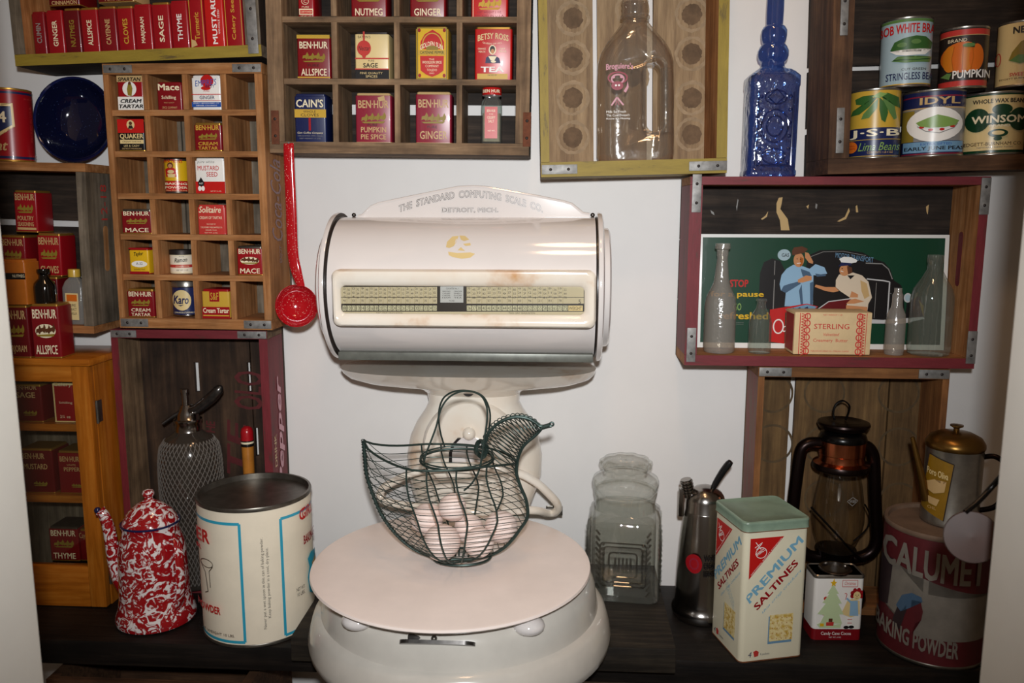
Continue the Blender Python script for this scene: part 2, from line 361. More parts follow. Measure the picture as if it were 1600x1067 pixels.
# ------------------------------------------------------------------ label panels: artwork drawn as thin printed shapes on a surface
class Panel:
    """rect: the label's own drawing coordinates (x right, y down); w,h in metres; mapf(x, z, lift) -> point; cuts: for bent surfaces"""
    def __init__(s, mb, rect, mapf, cuts=0, eps=0.00018):
        s.mb = mb; s.rect = rect; s.map = mapf; s.cuts = cuts; s.k = 1; s.eps = eps
    def put(s, pts, faces, m, layer=None):
        x0, y0, x1, y1 = s.rect
        P = [((x-x0)/(x1-x0), 1-(y-y0)/(y1-y0)) for x, y in pts]
        if s.cuts:
            b = bmesh.new(); vv = [b.verts.new((p[0], p[1], 0)) for p in P]
            for f in faces:
                try: b.faces.new([vv[i] for i in f])
                except ValueError: pass
            bmesh.ops.triangulate(b, faces=list(b.faces), ngon_method='EAR_CLIP')
            nc = 34
            for c in range(1, nc):
                u = .5-.5*cos(pi*c/nc)
                g = list(b.verts)+list(b.edges)+list(b.faces)
                bmesh.ops.bisect_plane(b, geom=g, plane_co=(u, 0, 0), plane_no=(1, 0, 0))
            b.verts.index_update(); P = [(p.co.x, p.co.y) for p in b.verts]; faces = [[q.index for q in f.verts] for f in b.faces]; b.free()
        s.mb.add([s.map(min(max(u, 0.004), 0.996), v, s.eps*s.k) for u, v in P], faces, m); s.k += 1
    def put_text(s, P, fs, m):
        n = 1+max((i for f in fs for i in f), default=0); nc = max(1, len(P)//n); k0 = s.k
        for c in range(nc): s.k = k0+c*.3; s.put(P[c*n:(c+1)*n], fs, m)
        s.k = k0+nc*.3+.7
    def draw(s, els):
        for e in els:
            t = e[0]
            if t == 'r': _, a, b, c, d, m = e; s.put([(a, d), (c, d), (c, b), (a, b)], [(0, 1, 2, 3)], m)
            elif t == 'e':
                _, cx, cy, rx, ry, m = e; n = 24; s.put([(cx+rx*cos(2*pi*i/n), cy-ry*sin(2*pi*i/n)) for i in range(n)], [tuple(range(n))], m)
            elif t == 'ring':
                _, cx, cy, rx, ry, q, m = e; n = 28
                v = [(cx+rx*cos(2*pi*i/n), cy-ry*sin(2*pi*i/n)) for i in range(n)]+[(cx+(rx-q)*cos(2*pi*i/n), cy-(ry-q)*sin(2*pi*i/n)) for i in range(n)]
                s.put(v, [(i, (i+1) % n, (i+1) % n+n, i+n) for i in range(n)], m)
            elif t == 'p': _, pts, m = e; s.put(pts[::-1], [tuple(range(len(pts)))], m)
            elif t == 'l':
                _, pts, q, m = e
                for (a, b), (c, d) in zip(pts[:-1], pts[1:]):
                    L = hypot(c-a, d-b) or 1; nx, ny = -(d-b)/L*q/2, (c-a)/L*q/2; s.put([(a+nx, b+ny), (c+nx, d+ny), (c-nx, d-ny), (a-nx, b-ny)], [(0, 1, 2, 3)], m); s.k -= 1
                s.k += 1
            elif t == 't':
                _, txt, a, b, c, d, m = e[:7]; o = e[7] if len(e) > 7 else {}
                v, fs = text_geo(txt, o.get('bold', 0.0), o.get('shear', 0.0)); rot = o.get('rot', 0); arc = o.get('arc', 0); sl = o.get('slope', 0)
                P = []
                for x, y in v:
                    if rot == 90: X = a+(c-a)*(1-y); Y = d-(d-b)*x            # reads upward
                    elif rot == -90: X = a+(c-a)*y; Y = b+(d-b)*x
                    else: X = a+(c-a)*x; Y = d-(d-b)*y - arc*(1-(2*x-1)**2) + sl*x
                    P.append((X, Y))
                s.put_text(P, fs, m)
            elif t == 'tl':                                                    # text along a slanted baseline: p0 -> p1, height
                _, txt, p0, p1, hh, m = e[:6]; o = e[6] if len(e) > 6 else {}
                v, fs = text_geo(txt, o.get('bold', 0.0), o.get('shear', 0.0)); dx, dy = p1[0]-p0[0], p1[1]-p0[1]; L = hypot(dx, dy); nx, ny = dy/L*hh, -dx/L*hh
                s.put_text([(p0[0]+dx*x+nx*y, p0[1]+dy*x+ny*y) for x, y in v], fs, m)
            elif t == 'blob':                                                  # a little cluster, like a printed team of horses
                _, cx, cy, rx, ry, m, m2 = e; rg = random.Random(int(cx+cy))
                for i in range(4):
                    x = cx+rx*(-0.75+0.5*i); y = cy+ry*rg.uniform(-0.15, 0.15); q = rx*0.28
                    s.put([(x-q, y+ry*.45), (x-q*.2, y+ry*.3), (x+q*.4, y+ry*.6), (x+q, y+ry*.2), (x+q*1.1, y-ry*.3), (x+q*.6, y-ry*.9), (x+q*.1, y-ry*.3), (x-q*.8, y-ry*.2)][::-1], [tuple(range(8))], m); s.k -= 1
                s.k += 1; s.put([(cx-rx, cy+ry*.75), (cx+rx, cy+ry*.6), (cx+rx*.8, cy+ry), (cx-rx*.8, cy+ry)][::-1], [(0, 1, 2, 3)], m2)
def flat(w, z0, h, y=0.0): return lambda u, v, e: ((u-0.5)*w, y-e, z0+v*h)
def bent(r, z0, h):
    def f(u, v, e):
        e = e*1.3+.00025; a = asin(max(-1, min(1, 2*u-1))); return ((r+e)*sin(a), -(r+e)*cos(a), z0+v*h)
    return f
Z1 = lambda x, y: (x/3.441, y/3.441)
Z2 = lambda x, y: (x/3.441, 240+y/3.441)
Z4 = lambda x, y: (400+x/3.478, y/3.478)
Z6 = lambda x, y: (1240+x/3.68, y/3.68)
ZC = lambda x, y: (x/2.735, 540+y/2.735)
TOP = {}
def snap(fr, z, tol=0.016):
    c = [s for s in getattr(fr, 'shelves', []) if abs(s-z) < tol]
    return (min(c, key=lambda s: abs(s-z)) if c else z)+.0004
def tin(fr, Z, rect, base, els, label, d=0.02, depth=0.03, yaw=0, rim='gold_rim', lid=None, group='spice tins', name='spice_tin', r=0.003, lidh=0.004, zfix=None, cat='tin', top=None):
    """box tin whose printed front is seen at rect (drawing coordinates of Z)"""
    x0, y0, x1, y1 = rect; xm = (x0+x1)/2
    B = fr.px(*Z(xm, y1), d); L = fr.px(*Z(x0, y1), d).x; R_ = fr.px(*Z(x1, y1), d).x; T_ = fr.px(*Z(xm, y0), d).z
    z = B.z if zfix is None else zfix
    if zfix is None: z = snap(fr, z)
    w = (R_-L)/max(cos(yaw), .5); h = T_-z; cx = (L+R_)/2
    for xa, xb in getattr(fr, 'cols', []):
        if xa < cx < xb: w = min(w, xb-xa-.0035); cx = min(max(cx, xa+.0015+w/2+abs(yaw)*depth/2), xb-.0015-w/2)
    for sz in getattr(fr, 'shelves', []):
        if z+.03 < sz-.009 < z+h+.001: h = sz-getattr(fr, 'sht', .010)-z
    if hasattr(fr, 'inner') and z < fr.inner[3]: h = min(h, fr.inner[3]-.0008-z)
    root = empty(name, fr.M @ Tr(cx, d, z) @ Rz(yaw), label, cat, group); TOP[root.name] = z+h
    mb = MB(); o = rrect(w, depth, min(r, depth/3), 3, 0, depth/2)
    hb = h-(lidh if lid is not False else 0)
    mb.loft([[(a*.985, (b-depth/2)*.985+depth/2, 0) for a, b in o], [(a, b, 0.0012) for a, b in o], [(a, b, hb-0.0005) for a, b in o], [(a*.97, (b-depth/2)*.97+depth/2, hb) for a, b in o]], base, True)
    mb.loft([[(a*1.006, (b-depth/2)*1.006+depth/2, 0.0002) for a, b in o], [(a*1.006, (b-depth/2)*1.006+depth/2, 0.0016) for a, b in o]], rim, True)
    p = Panel(mb, rect, flat(w, 0, h)); p.draw(els); mb.build('body', root, root.matrix_world)
    if lid is not False:
        l = MB(); q = 0.93; l.loft([[(a*q, (b-depth/2)*q+depth/2, hb-0.0002) for a, b in o], [(a*q, (b-depth/2)*q+depth/2, h-0.0012) for a, b in o], [(a*q*.95, (b-depth/2)*q*.95+depth/2, h-0.0002) for a, b in o]], lid or rim, True)
        l.build('lid', root, root.matrix_world)
    return root
def can(fr, Z, rect, base, els, label, d=0.02, rim='tin_metal', bands=(), group='food cans', name='food_can', lidh=0.0, zfix=None, cat='can', face=True, lidm=None):
    """round can whose silhouette is seen at rect; d = local depth of its axis"""
    x0, y0, x1, y1 = rect; xm = (x0+x1)/2
    c = fr.px(*Z(xm, (y0+y1)/2), d); L = fr.px(*Z(x0, (y0+y1)/2), d).x; R_ = fr.px(*Z(x1, (y0+y1)/2), d).x; r = (R_-L)/2*0.985
    zb = fr.px(*Z(xm, y1), d-r).z; zt = fr.px(*Z(xm, y0), d-r).z
    z = snap(fr, zb) if zfix is None else zfix
    h = zt-z; yaw = 0
    for xa, xb in getattr(fr, 'cols', []):
        if xa < c.x < xb: r = min(r, (xb-xa)/2-.002); c.x = min(max(c.x, xa+.001+r*1.02), xb-.001-r*1.02)
    for sz in getattr(fr, 'shelves', []):
        if z+.03 < sz-.009 < z+h+.001: h = sz-getattr(fr, 'sht', .010)-z
    d = max(d, r+.003) if getattr(fr, 'cols', None) else d
    if face:
        P = fr.M @ Vector((c.x, d, z)); yaw = -atan2(P.x-CAMP[0], P.y-CAMP[1])
    root = empty(name, fr.M @ Tr(c.x, d, z) @ Rz(yaw), label, cat, group); TOP[root.name] = z+h
    mb = MB(); hb = h-lidh
    def zz(y): return hb*(1-(y-y0)/(y1-y0)) if not lidh else h*(1-(y-y0)/(y1-y0))
    prof = [(0, 0.0008, rim), (r*.93, 0.0008, rim), (r*.97, 0, rim), (r*1.01, 0.001, rim), (r*1.01, 0.003, rim), (r, 0.0035, rim)]
    body = sorted([(zz(b1), zz(b0), m) for b0, b1, m in bands])
    cur = 0.0035; top = hb-0.0035
    for a, b_, m in body:
        a = max(a, cur); b_ = min(b_, top)
        if a > cur+1e-5: prof.append((r, a, base))
        prof.append((r, b_, m)); cur = b_
    if cur < top-1e-5: prof.append((r, top, base))
    prof += [(r*1.01, hb-0.003, rim), (r*1.01, hb-0.0008, rim), (r*.97, hb, rim), (r*.93, hb-0.002, rim), (0, hb-0.002, rim)]
    mb.lathe(prof, base, 40)
    p = Panel(mb, rect, bent(r, 0, h), cuts=14); p.draw(els); mb.build('body', root, root.matrix_world)
    if lidh:
        l = MB(); l.lathe([(0, hb-.002), (r*1.03, hb-.002), (r*1.03, h-.001), (r*1.0, h), (0, h)], lidm or rim, 40); l.build('lid', root, root.matrix_world)
    return root

# ------------------------------------------------------------------ crates
def bracket(parent, Mx, x0, x1, z0, z1, y=0.0, m='bracket', vert=False, wrap=0):
    b = MB(); b.rbox(x0, x1, y-0.0016, y+0.0006, z0, z1, m, 0.0005)
    n = 2
    for i in range(n):
        t = (i+.5)/n
        cx, cz = ((x0+x1)/2, z0+(z1-z0)*t) if vert else (x0+(x1-x0)*t, (z0+z1)/2)
        b.ball((cx, y-0.0016, cz), 0.0024, 'nail', 8, k=(1, .5, 1))
    o = b.build('metal_bracket', parent, Mx); return o
def crate(fr, name, label, t=(.012, .012, .012, .012), paint_x=None, paint_z=None, inx='crate_wood_x', inz='crate_wood_z', outx=None, outz=None, back='crate_wood_x', slats=(), vslats=False, cat='crate', group=None):
    """t: left, right, top, bottom board thickness; slats: back boards as (from, to) shares of the height (or width when vslats)"""
    w, h, D = fr.w, fr.h, fr.depth; root = empty(name, fr.M, label, cat, group); Mx = fr.M
    tl, tr, tt, tb = t; fr.inner = (-w/2+tl, w/2-tr, -h/2+tb, h/2-tt); g = 0.0004
    px_, pz = paint_x or inx, paint_z or inz
    MB().box(-w/2, -w/2+tl, 0, D-.009, -h/2+tb+g, h/2-tt-g, inz, dict(f=pz, l=outz or pz)).build('side_panel', root, Mx)
    MB().box(w/2-tr, w/2, 0, D-.009, -h/2+tb+g, h/2-tt-g, inz, dict(f=pz, r=outz or pz)).build('side_panel', root, Mx)
    MB().box(-w/2, w/2, 0, D-.009, h/2-tt, h/2, inx, dict(f=px_, t=outx or px_)).build('end_panel', root, Mx)
    MB().box(-w/2, w/2, 0, D-.009, -h/2, -h/2+tb, inx, dict(f=px_, b=outx or px_)).build('end_panel', root, Mx)
    for a, b in slats:
        if vslats: MB().box(-w/2+w*a, -w/2+w*b, D-.008, D, -h/2, h/2, back).build('back_slat', root, Mx)
        else: MB().box(-w/2, w/2, D-.008, D, -h/2+h*a, -h/2+h*b, back).build('back_slat', root, Mx)
    fr.shelves = [-h/2+tb]
    return root
def dividers(fr, root, xs, zs, t=0.008, d0=0.004, mx='crate_wood_x', mz='crate_wood_z', depth=None):
    x0, x1, z0, z1 = fr.inner; D = depth or fr.depth-.01
    for z in zs: MB().box(x0, x1, d0, D, z-t/2, z+t/2, mx).build('shelf', root, fr.M); fr.shelves.append(z+t/2)
    e = [z0]+sorted(zs)+[z1]
    c = [x0-t/2]+sorted(xs)+[x1+t/2]; fr.cols = [(a+t/2, b-t/2) for a, b in zip(c[:-1], c[1:])]
    for x in xs:
        b = MB()
        for a, c in zip(e[:-1], e[1:]):
            b.box(x-t/2, x+t/2, d0-.002, D, a+(t/2 if a != z0 else 0)+.0002, c-(t/2 if c != z1 else 0)-.0002, mz)
        b.build('divider', root, fr.M)

# ------------------------------------------------------------------ the room
def struct(name, mb, parent=None): return tag(mb.build(name, parent), kind='structure')
struct('wall_back', MB().box(-2.2, 2.2, 0, 0.08, -0.85, 2.4, 'wall_paint'))
struct('floor', MB().box(-2.2, 2.2, -2.6, 0.08, -0.9, -0.85, 'floor_dark'))
def jamb(name, top, bot, side):
    Y = -0.82; x = (at(*top, Y+.10)[0]+at(*bot, Y+.10)[0])/2
    mb = MB()
    if side < 0: mb.rbox(x-.32, x, Y-.02, Y+.10, -.8495, 1.9, 'jamb_paint', .004)
    else: mb.rbox(x, x+.32, Y-.02, Y+.10, -.8495, 1.9, 'jamb_paint', .004)
    struct(name, mb)
jamb('trim_1', (10, 540), (80, 1063), -1)
jamb('trim_2', (1579, 560), (1525, 1067), 1)
sh = MB(); sh.rbox(-1.35, 1.25, -0.250, -0.0005, -0.040, 0, 'black_plank', .003)
tag(sh.build('display_shelf'), 'long black-stained wooden shelf running along the wall under everything', 'shelf')
RP = .038
rp = MB(); rp.rbox(-0.393, 0.166, -0.288, -0.004, 0.0003, RP, 'riser_plank', .002)
tag(rp.build('riser_plank'), 'thick dark rough plank lying on the shelf beneath the white scale', 'plank')
# crate under the shelf
u = empty('wooden_crate', Tr(-0.62, -0.16, -0.18), 'dark brown wooden crate half hidden under the left of the shelf', 'crate')
for nm, bx in (('side_panel', (-.17, .15, -.10, -.09, -.15, .120)), ('side_panel', (-.17, .15, .08, .09, -.15, .120)), ('end_panel', (-.17, -.155, -.089, .079, -.15, .120)), ('end_panel', (.135, .15, -.089, .079, -.15, .120))):
    MB().box(*bx, 'brown_wood_x').build(nm, u, u.matrix_world)

# ------------------------------------------------------------------ the wall crates
BH = lambda x0, y0, x1, y1, name, m='p_cream', h2=0.17, gold='p_gold', two=None, oval=False: (
    [('t', 'BEN·HUR', x0+(x1-x0)*.08, y0+(y1-y0)*.10, x0+(x1-x0)*.92, y0+(y1-y0)*.27, m, dict(bold=.03))] +
    ([('e', (x0+x1)/2, y0+(y1-y0)*.5, (x1-x0)*.36, (y1-y0)*.13, 'p_cream')] if oval else []) +
    [('blob', (x0+x1)/2, y0+(y1-y0)*.48, (x1-x0)*.33, (y1-y0)*.12, 'p_brownish' if oval else 'p_olive', 'p_olive')] +
    ([('t', name, x0+(x1-x0)*.12, y1-(y1-y0)*(.07+h2), x0+(x1-x0)*.88, y1-(y1-y0)*.07, m, dict(bold=.02))] if two is None else
     [('t', name, x0+(x1-x0)*.15, y1-(y1-y0)*.32, x0+(x1-x0)*.85, y1-(y1-y0)*.20, m, dict(bold=.02)), ('t', two, x0+(x1-x0)*.15, y1-(y1-y0)*.16, x0+(x1-x0)*.85, y1-(y1-y0)*.05, m, dict(bold=.02))]))

# C3: sixteen-hole crate, centre
C3 = fit((407, -172), (836, -172), (823, 240), (424, 241), -.10, .10)
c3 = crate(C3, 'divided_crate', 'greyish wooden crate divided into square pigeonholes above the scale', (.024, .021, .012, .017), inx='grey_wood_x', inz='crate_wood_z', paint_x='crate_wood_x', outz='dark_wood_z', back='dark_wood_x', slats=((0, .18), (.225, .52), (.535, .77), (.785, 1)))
P3 = lambda x, y: C3.px(*Z4(x, y), 0)
dividers(C3, c3, [P3(428, 450).x, P3(766, 450).x, P3(1104, 450).x], [P3(760, 443).z, P3(760, 103).z, P3(760, -240).z], .0085, mx='crate_wood_x', mz='crate_wood_z')
for x in (P3(105, 670).x, P3(1473, 655).x): bracket(c3, C3.M, x-.006, x+.006, P3(700, 790).z, P3(700, 605).z, m='rust', vert=True)
G = 'spice tins in the pigeonhole crate over the scale'
T = lambda *a, **k: tin(C3, Z4, *a, group=G, **k)
T((230, -60, 318, 112), 'p_red', [('r', 236, 55, 312, 90, 'p_cream'), ('r', 240, 62, 308, 84, 'p_brightred'), ('t', 'CURRY POWDER', 243, 68, 305, 79, 'p_cream'), ('t', 'PURE', 252, 40, 290, 50, 'p_cream'), ('ring', 270, 12, 20, 20, 3, 'p_cream'), ('t', 'C', 262, 2, 278, 22, 'p_cream'), ('t', 'NET WT. 2 OZ.', 245, 96, 303, 104, 'p_cream')], 'slim red curry powder tin at the left of the top visible row', depth=.045, rim='p_red')
T((517, -130, 712, 92), 'p_crimson', BH(517, -130, 712, 92, 'NUTMEG'), 'dark red tin lettered nutmeg with a gold base line', depth=.04)
T((837, -130, 1030, 88), 'p_crimson', BH(837, -130, 1030, 88, 'GINGER'), 'red ginger tin cut off by the top of the picture', depth=.04)
T((1170, -120, 1368, 80), 'p_brightred', [('blob', 1270, 5, 60, 30, 'p_mustard', 'p_gold'), ('t', 'NET WEIGHT 2 OZ.', 1205, 42, 1335, 52, 'p_wine'), ('t', 'PACKED IN U.S.A.', 1190, 60, 1350, 70, 'p_wine'), ('l', [(1180, -110), (1180, 72), (1358, 72)], 3, 'p_cream')], 'bright red tin with gold figures in the rightmost hole of the top visible row', depth=.04, rim='p_cream')
T((227, 188, 408, 458), 'p_crimson', BH(227, 205, 408, 450, 'ALLSPICE')+[('r', 229, 190, 406, 212, 'p_mustard'), ('t', 'PURE', 285, 365, 345, 378, 'p_ink'), ('r', 229, 440, 406, 447, 'p_mustard')], 'red allspice tin with a yellow band round its top', depth=.04)
T((540, 170, 725, 436), 'p_butter', [('r', 541, 378, 724, 436, 'p_black'), ('r', 541, 314, 724, 321, 'p_salmon'), ('r', 541, 372, 724, 378, 'p_salmon'), ('r', 585, 172, 595, 220, 'p_salmon'), ('t', "EATON'S", 558, 194, 625, 208, 'p_ink'), ('e', 590, 262, 38, 42, 'p_salmon'), ('t', 'Nectar', 560, 250, 622, 275, 'p_ink', dict(shear=.2)), ('p', [(575, 295), (605, 295), (597, 314), (583, 314)], 'p_salmon'), ('t', 'PURE', 613, 326, 645, 335, 'p_ink'), ('t', 'SAGE', 585, 343, 665, 368, 'p_ink', dict(bold=.03)), ('t', 'FINE QUALITY', 568, 392, 690, 406, 'p_butter'), ('t', 'SPICES', 598, 410, 662, 423, 'p_butter')], 'cream and black sage tin with a red round emblem', depth=.045, rim='p_ink')
T((868, 130, 1045, 424), 'p_mustard', [('r', 876, 138, 1038, 416, 'p_olive'), ('r', 882, 144, 1032, 410, 'p_yellow'), ('p', [(960, 150), (1000, 175), (1022, 215), (1022, 255), (895, 255), (895, 215), (918, 175)], 'p_brightred'), ('ring', 958, 232, 55, 66, 6, 'p_mustard'), ('t', 'GOLDEN SUN', 893, 235, 1015, 262, 'p_cream', dict(arc=22, bold=.03)), ('e', 958, 252, 34, 16, 'p_olive'), ('r', 884, 260, 1030, 286, 'p_mustard'), ('t', 'CAYENNE PEPPER', 893, 265, 1022, 281, 'p_dkgreen', dict(bold=.02)), ('p', [(893, 292), (1022, 292), (1020, 370), (990, 392), (958, 405), (925, 392), (896, 370)], 'p_brightred'), ('t', 'THE', 942, 306, 970, 315, 'p_cream'), ('t', 'WOOLSON SPICE', 905, 319, 1010, 334, 'p_cream', dict(bold=.02)), ('t', 'COMPANY', 922, 340, 995, 354, 'p_cream'), ('t', 'TOLEDO', 930, 362, 985, 375, 'p_cream'), ('t', 'OHIO', 943, 382, 970, 390, 'p_cream'), ('e', 890, 155, 8, 10, 'p_red'), ('e', 1025, 155, 8, 10, 'p_red'), ('e', 892, 398, 8, 10, 'p_red'), ('e', 1024, 398, 8, 10, 'p_red')], 'yellow and red cayenne pepper tin with an ornate shield label', depth=.05)
T((1188, 122, 1390, 418), 'p_brightred', [('t', 'BETSY ROSS', 1204, 172, 1370, 205, 'p_butter', dict(arc=14, bold=.03)), ('t', 'QUEEN OF ALL', 1230, 205, 1335, 215, 'p_cream', dict(arc=-8)), ('p', [(1245, 322), (1250, 292), (1268, 280), (1300, 280), (1322, 296), (1328, 322)], 'p_navy'), ('e', 1284, 250, 20, 26, 'p_cream'), ('e', 1284, 248, 14, 19, 'p_black'), ('e', 1285, 258, 9, 13, 'p_skin'), ('p', [(1262, 285), (1308, 285), (1295, 308), (1275, 308)], 'p_cream'), ('e', 1290, 314, 14, 6, 'p_cream'), ('t', 'ORANGE', 1206, 240, 1248, 250, 'p_cream'), ('t', 'PEKOE', 1210, 256, 1246, 266, 'p_cream'), ('t', 'and', 1326, 238, 1350, 248, 'p_cream'), ('t', 'PEKOE.', 1320, 254, 1362, 264, 'p_cream'), ('t', 'TEA', 1222, 342, 1348, 372, 'p_white', dict(bold=.05)), ('r', 1203, 380, 1368, 410, 'p_mustard'), ('t', 'PACKED BY', 1260, 384, 1310, 392, 'p_ink')], 'bright red tea tin picturing a woman in white cap', depth=.055, rim='gold_rim')
T((214, 508, 385, 782), 'p_navy', [('t', "CAIN'S", 224, 540, 370, 585, 'p_cream', dict(bold=.03)), ('r', 214, 596, 385, 642, 'p_mustard'), ('t', 'WHOLE', 262, 602, 330, 616, 'p_ink'), ('t', 'CLOVES', 248, 620, 345, 636, 'p_ink'), ('r', 290, 644, 302, 715, 'p_red'), ('t', 'Cain Coffee Company', 228, 722, 368, 735, 'p_cream', dict(shear=.3)), ('t', 'OKLAHOMA CITY, OKLA.', 230, 742, 366, 749, 'p_grey'), ('t', 'NET WEIGHT 1¼ OZ.', 240, 756, 355, 763, 'p_grey')], 'navy blue whole cloves tin with a mustard yellow band', depth=.04, rim='p_navy')
T((543, 504, 738, 778), 'p_wine', BH(543, 520, 738, 770, 'PUMPKIN', two='PIE SPICE', m='p_tan')+[('p', [(665, 530), (700, 520), (705, 545), (672, 552)], 'p_tan'), ('t', 'PURE', 610, 672, 662, 685, 'p_ink')], 'faded wine-red pumpkin pie spice tin with scuffed lettering', depth=.035, rim='p_tan')
T((868, 498, 1062, 776), 'p_wine', BH(868, 514, 1062, 770, 'GINGER', m='p_tan')+[('t', 'PURE', 932, 680, 985, 693, 'p_ink')], 'faded wine-red ginger tin in the bottom row', depth=.035, rim='p_tan')
# the little salt jar
def spice_jar():
    d = .03; a = C3.px(*Z4(1280, 765), d); z = snap(C3, a.z); w = C3.px(*Z4(1335, 700), d).x-C3.px(*Z4(1224, 700), d).x; h = C3.px(*Z4(1280, 480), d).z-z
    o = empty('spice_jar', C3.M @ Tr(a.x, d, z), 'square glass jar of celery salt with a red screw cap', 'jar')
    g = MB(); rr = []
    for q, zz in ((.92, 0), (1, .003), (1, h*.70), (.93, h*.76), (.72, h*.82), (.72, h*.88)):
        rr.append([(x, y, zz) for x, y in rrect(w*q, w*.8*q, w*.22*q, 4)])
    g.loft(rr, 'bottle_glass', True, (True, False)); g.build('glass', o, o.matrix_world)
    s = MB(); s.loft([[(x, y, zz) for x, y in rrect(w*.86, w*.66, w*.18, 4)] for zz in (.004, h*.55)], 'spice_powder', True); s.build('contents', o, o.matrix_world)
    p = MB(); P = Panel(p, (1238, 565, 1308, 735), flat(w*.62, h*.10, h*.56, -w*.405)); P.draw([('r', 1238, 565, 1308, 735, 'p_salmon'), ('t', 'BEN HUR', 1250, 580, 1296, 594, 'p_cream'), ('t', 'PURE', 1262, 602, 1284, 608, 'p_cream'), ('t', 'CELERY', 1252, 616, 1296, 630, 'p_cream'), ('t', 'SALT', 1258, 636, 1290, 650, 'p_cream'), ('t', 'NET WT.', 1255, 690, 1295, 698, 'p_cream')]); p.build('paper_label', o, o.matrix_world)
    c = MB(); c.lathe([(0, h*.87), (w*.47, h*.87), (w*.47, h*.985), (w*.44, h), (0, h)], 'p_brightred', 32)
    P = Panel(c, (1228, 480, 1335, 512), bent(w*.47, h*.885, h*.09), 12); P.draw([('t', 'BEN HUR', 1236, 485, 1327, 505, 'p_cream', dict(bold=.04))]); c.build('cap', o, o.matrix_world)
spice_jar()

# C2: twenty-four-hole soda crate, left
C2 = fit((164, 108), (412, 89), (422, 512), (183, 516), -.10, .10, wyaw=120)
c2 = crate(C2, 'divided_crate', 'warm brown upright soda crate of four columns by six rows', (.009, .012, .016, .016), inx='warm_wood_x', inz='warm_wood_z', outz='warm_wood_z', back='grey_wood_z', slats=((0, .13), (.138, .30), (.31, .47), (.50, .70), (.71, .86), (.87, 1)), vslats=True)
P2 = lambda x, y: C2.px(*Z2(x, y), 0)
zs = [C2.px(*Z1(900, 605), 0).z, C2.px(*Z1(910, 828), 0).z, P2(920, 230).z, P2(930, 450).z, P2(940, 668).z]
xs = [C2.px(*Z1(800, 830), 0).x, C2.px(*Z1(1012, 830), 0).x, C2.px(*Z1(1215, 820), 0).x]
dividers(C2, c2, xs, zs, .009, mx='warm_wood_x', mz='warm_wood_z')
w_, h_ = C2.w, C2.h
for a, b in ((-w_/2+.002, -w_/2+.048), (w_/2-.046, w_/2-.001)):
    bracket(c2, C2.M, a, b, -h_/2+.002, -h_/2+.015); bracket(c2, C2.M, a, b, h_/2-.014, h_/2-.002)
# painted script along the crate's outer side
def side_text(fr, parent, els, rect, x, y0, y1, z0, z1, name='painted_lettering'):
    b = MB(); P = Panel(b, rect, lambda u, v, e: (x+e, y0+(y1-y0)*u, z0+(z1-z0)*v)); P.draw(els); return b.build(name, parent, fr.M)
side_text(C2, c2, [('t', 'Coca-Cola', 20, 0, 80, 330, 'p_deepred', dict(rot=90, shear=.35, bold=.01)), ('t', 'ENJOY', 55, 350, 75, 420, 'p_deepred', dict(rot=90))], (0, 0, 100, 450), w_/2+.0003, .000, .078, -.113, .064)
hm = MB(); hm.rbox(w_/2-.002, w_/2+.0004, .03, .05, .135, .185, 'rust', .001); hm.build('hand_hole', c2, C2.M)
G = 'spice tins in the upright soda crate'
def A(Z, *a, **k):
    k['d'] = .007; return tin(C2, Z, *a, group=G, **k)
A(Z1, (638, 402, 777, 598), 'p_red', [('r', 638, 402, 777, 438, 'p_tan'), ('r', 638, 522, 777, 598, 'p_white'), ('t', 'SPARTAN', 645, 412, 768, 434, 'p_black', dict(bold=.04, shear=.2)), ('e', 705, 478, 37, 42, 'p_white'), ('p', [(695, 515), (692, 480), (700, 445), (715, 445), (722, 475), (715, 520)], 'p_olive'), ('e', 708, 446, 8, 9, 'p_brownish'), ('t', 'CREAM', 654, 536, 768, 558, 'p_black', dict(bold=.05, shear=.2)), ('t', 'TARTAR', 645, 567, 775, 588, 'p_black', dict(bold=.05, shear=.2))], 'red and white cream of tartar tin with a standing figure in an oval', d=.015, depth=.03)
A(Z1, (847, 440, 982, 578), 'p_crimson', [('t', 'Mace', 856, 450, 970, 482, 'p_cream', dict(bold=.04)), ('t', 'Schilling', 873, 508, 950, 530, 'p_cream', dict(bold=.01)), ('t', 'FANCY QUALITY', 885, 540, 940, 547, 'p_tan'), ('t', 'SPICE COMPANY', 875, 562, 955, 573, 'p_tan')], 'small red mace tin with cream serif lettering in the top row', depth=.03, rim='p_crimson')
A(Z1, (1035, 382, 1192, 576), 'p_white', [('e', 1120, 415, 35, 35, 'p_brightred'), ('e', 1112, 455, 26, 12, 'p_brightred'), ('t', "EMPIRE'S", 1056, 412, 1170, 446, 'p_blue', dict(shear=.1, slope=-10)), ('t', 'BEST', 1112, 438, 1160, 452, 'p_navy'), ('t', 'PURE', 1100, 468, 1132, 476, 'p_salmon'), ('r', 1035, 488, 1192, 492, 'p_brightred'), ('t', 'GINGER', 1078, 498, 1158, 518, 'p_navy', dict(bold=.01)), ('r', 1035, 524, 1192, 527, 'p_brightred'), ('r', 1035, 534, 1192, 562, 'p_blue'), ('t', 'JOHN S. BROWN MERC. CO.', 1044, 538, 1184, 545, 'p_white'), ('t', 'DENVER, COLORADO', 1060, 550, 1170, 558, 'p_white')], 'white ginger tin with a red sun and blue lower band', depth=.035, rim='p_white')
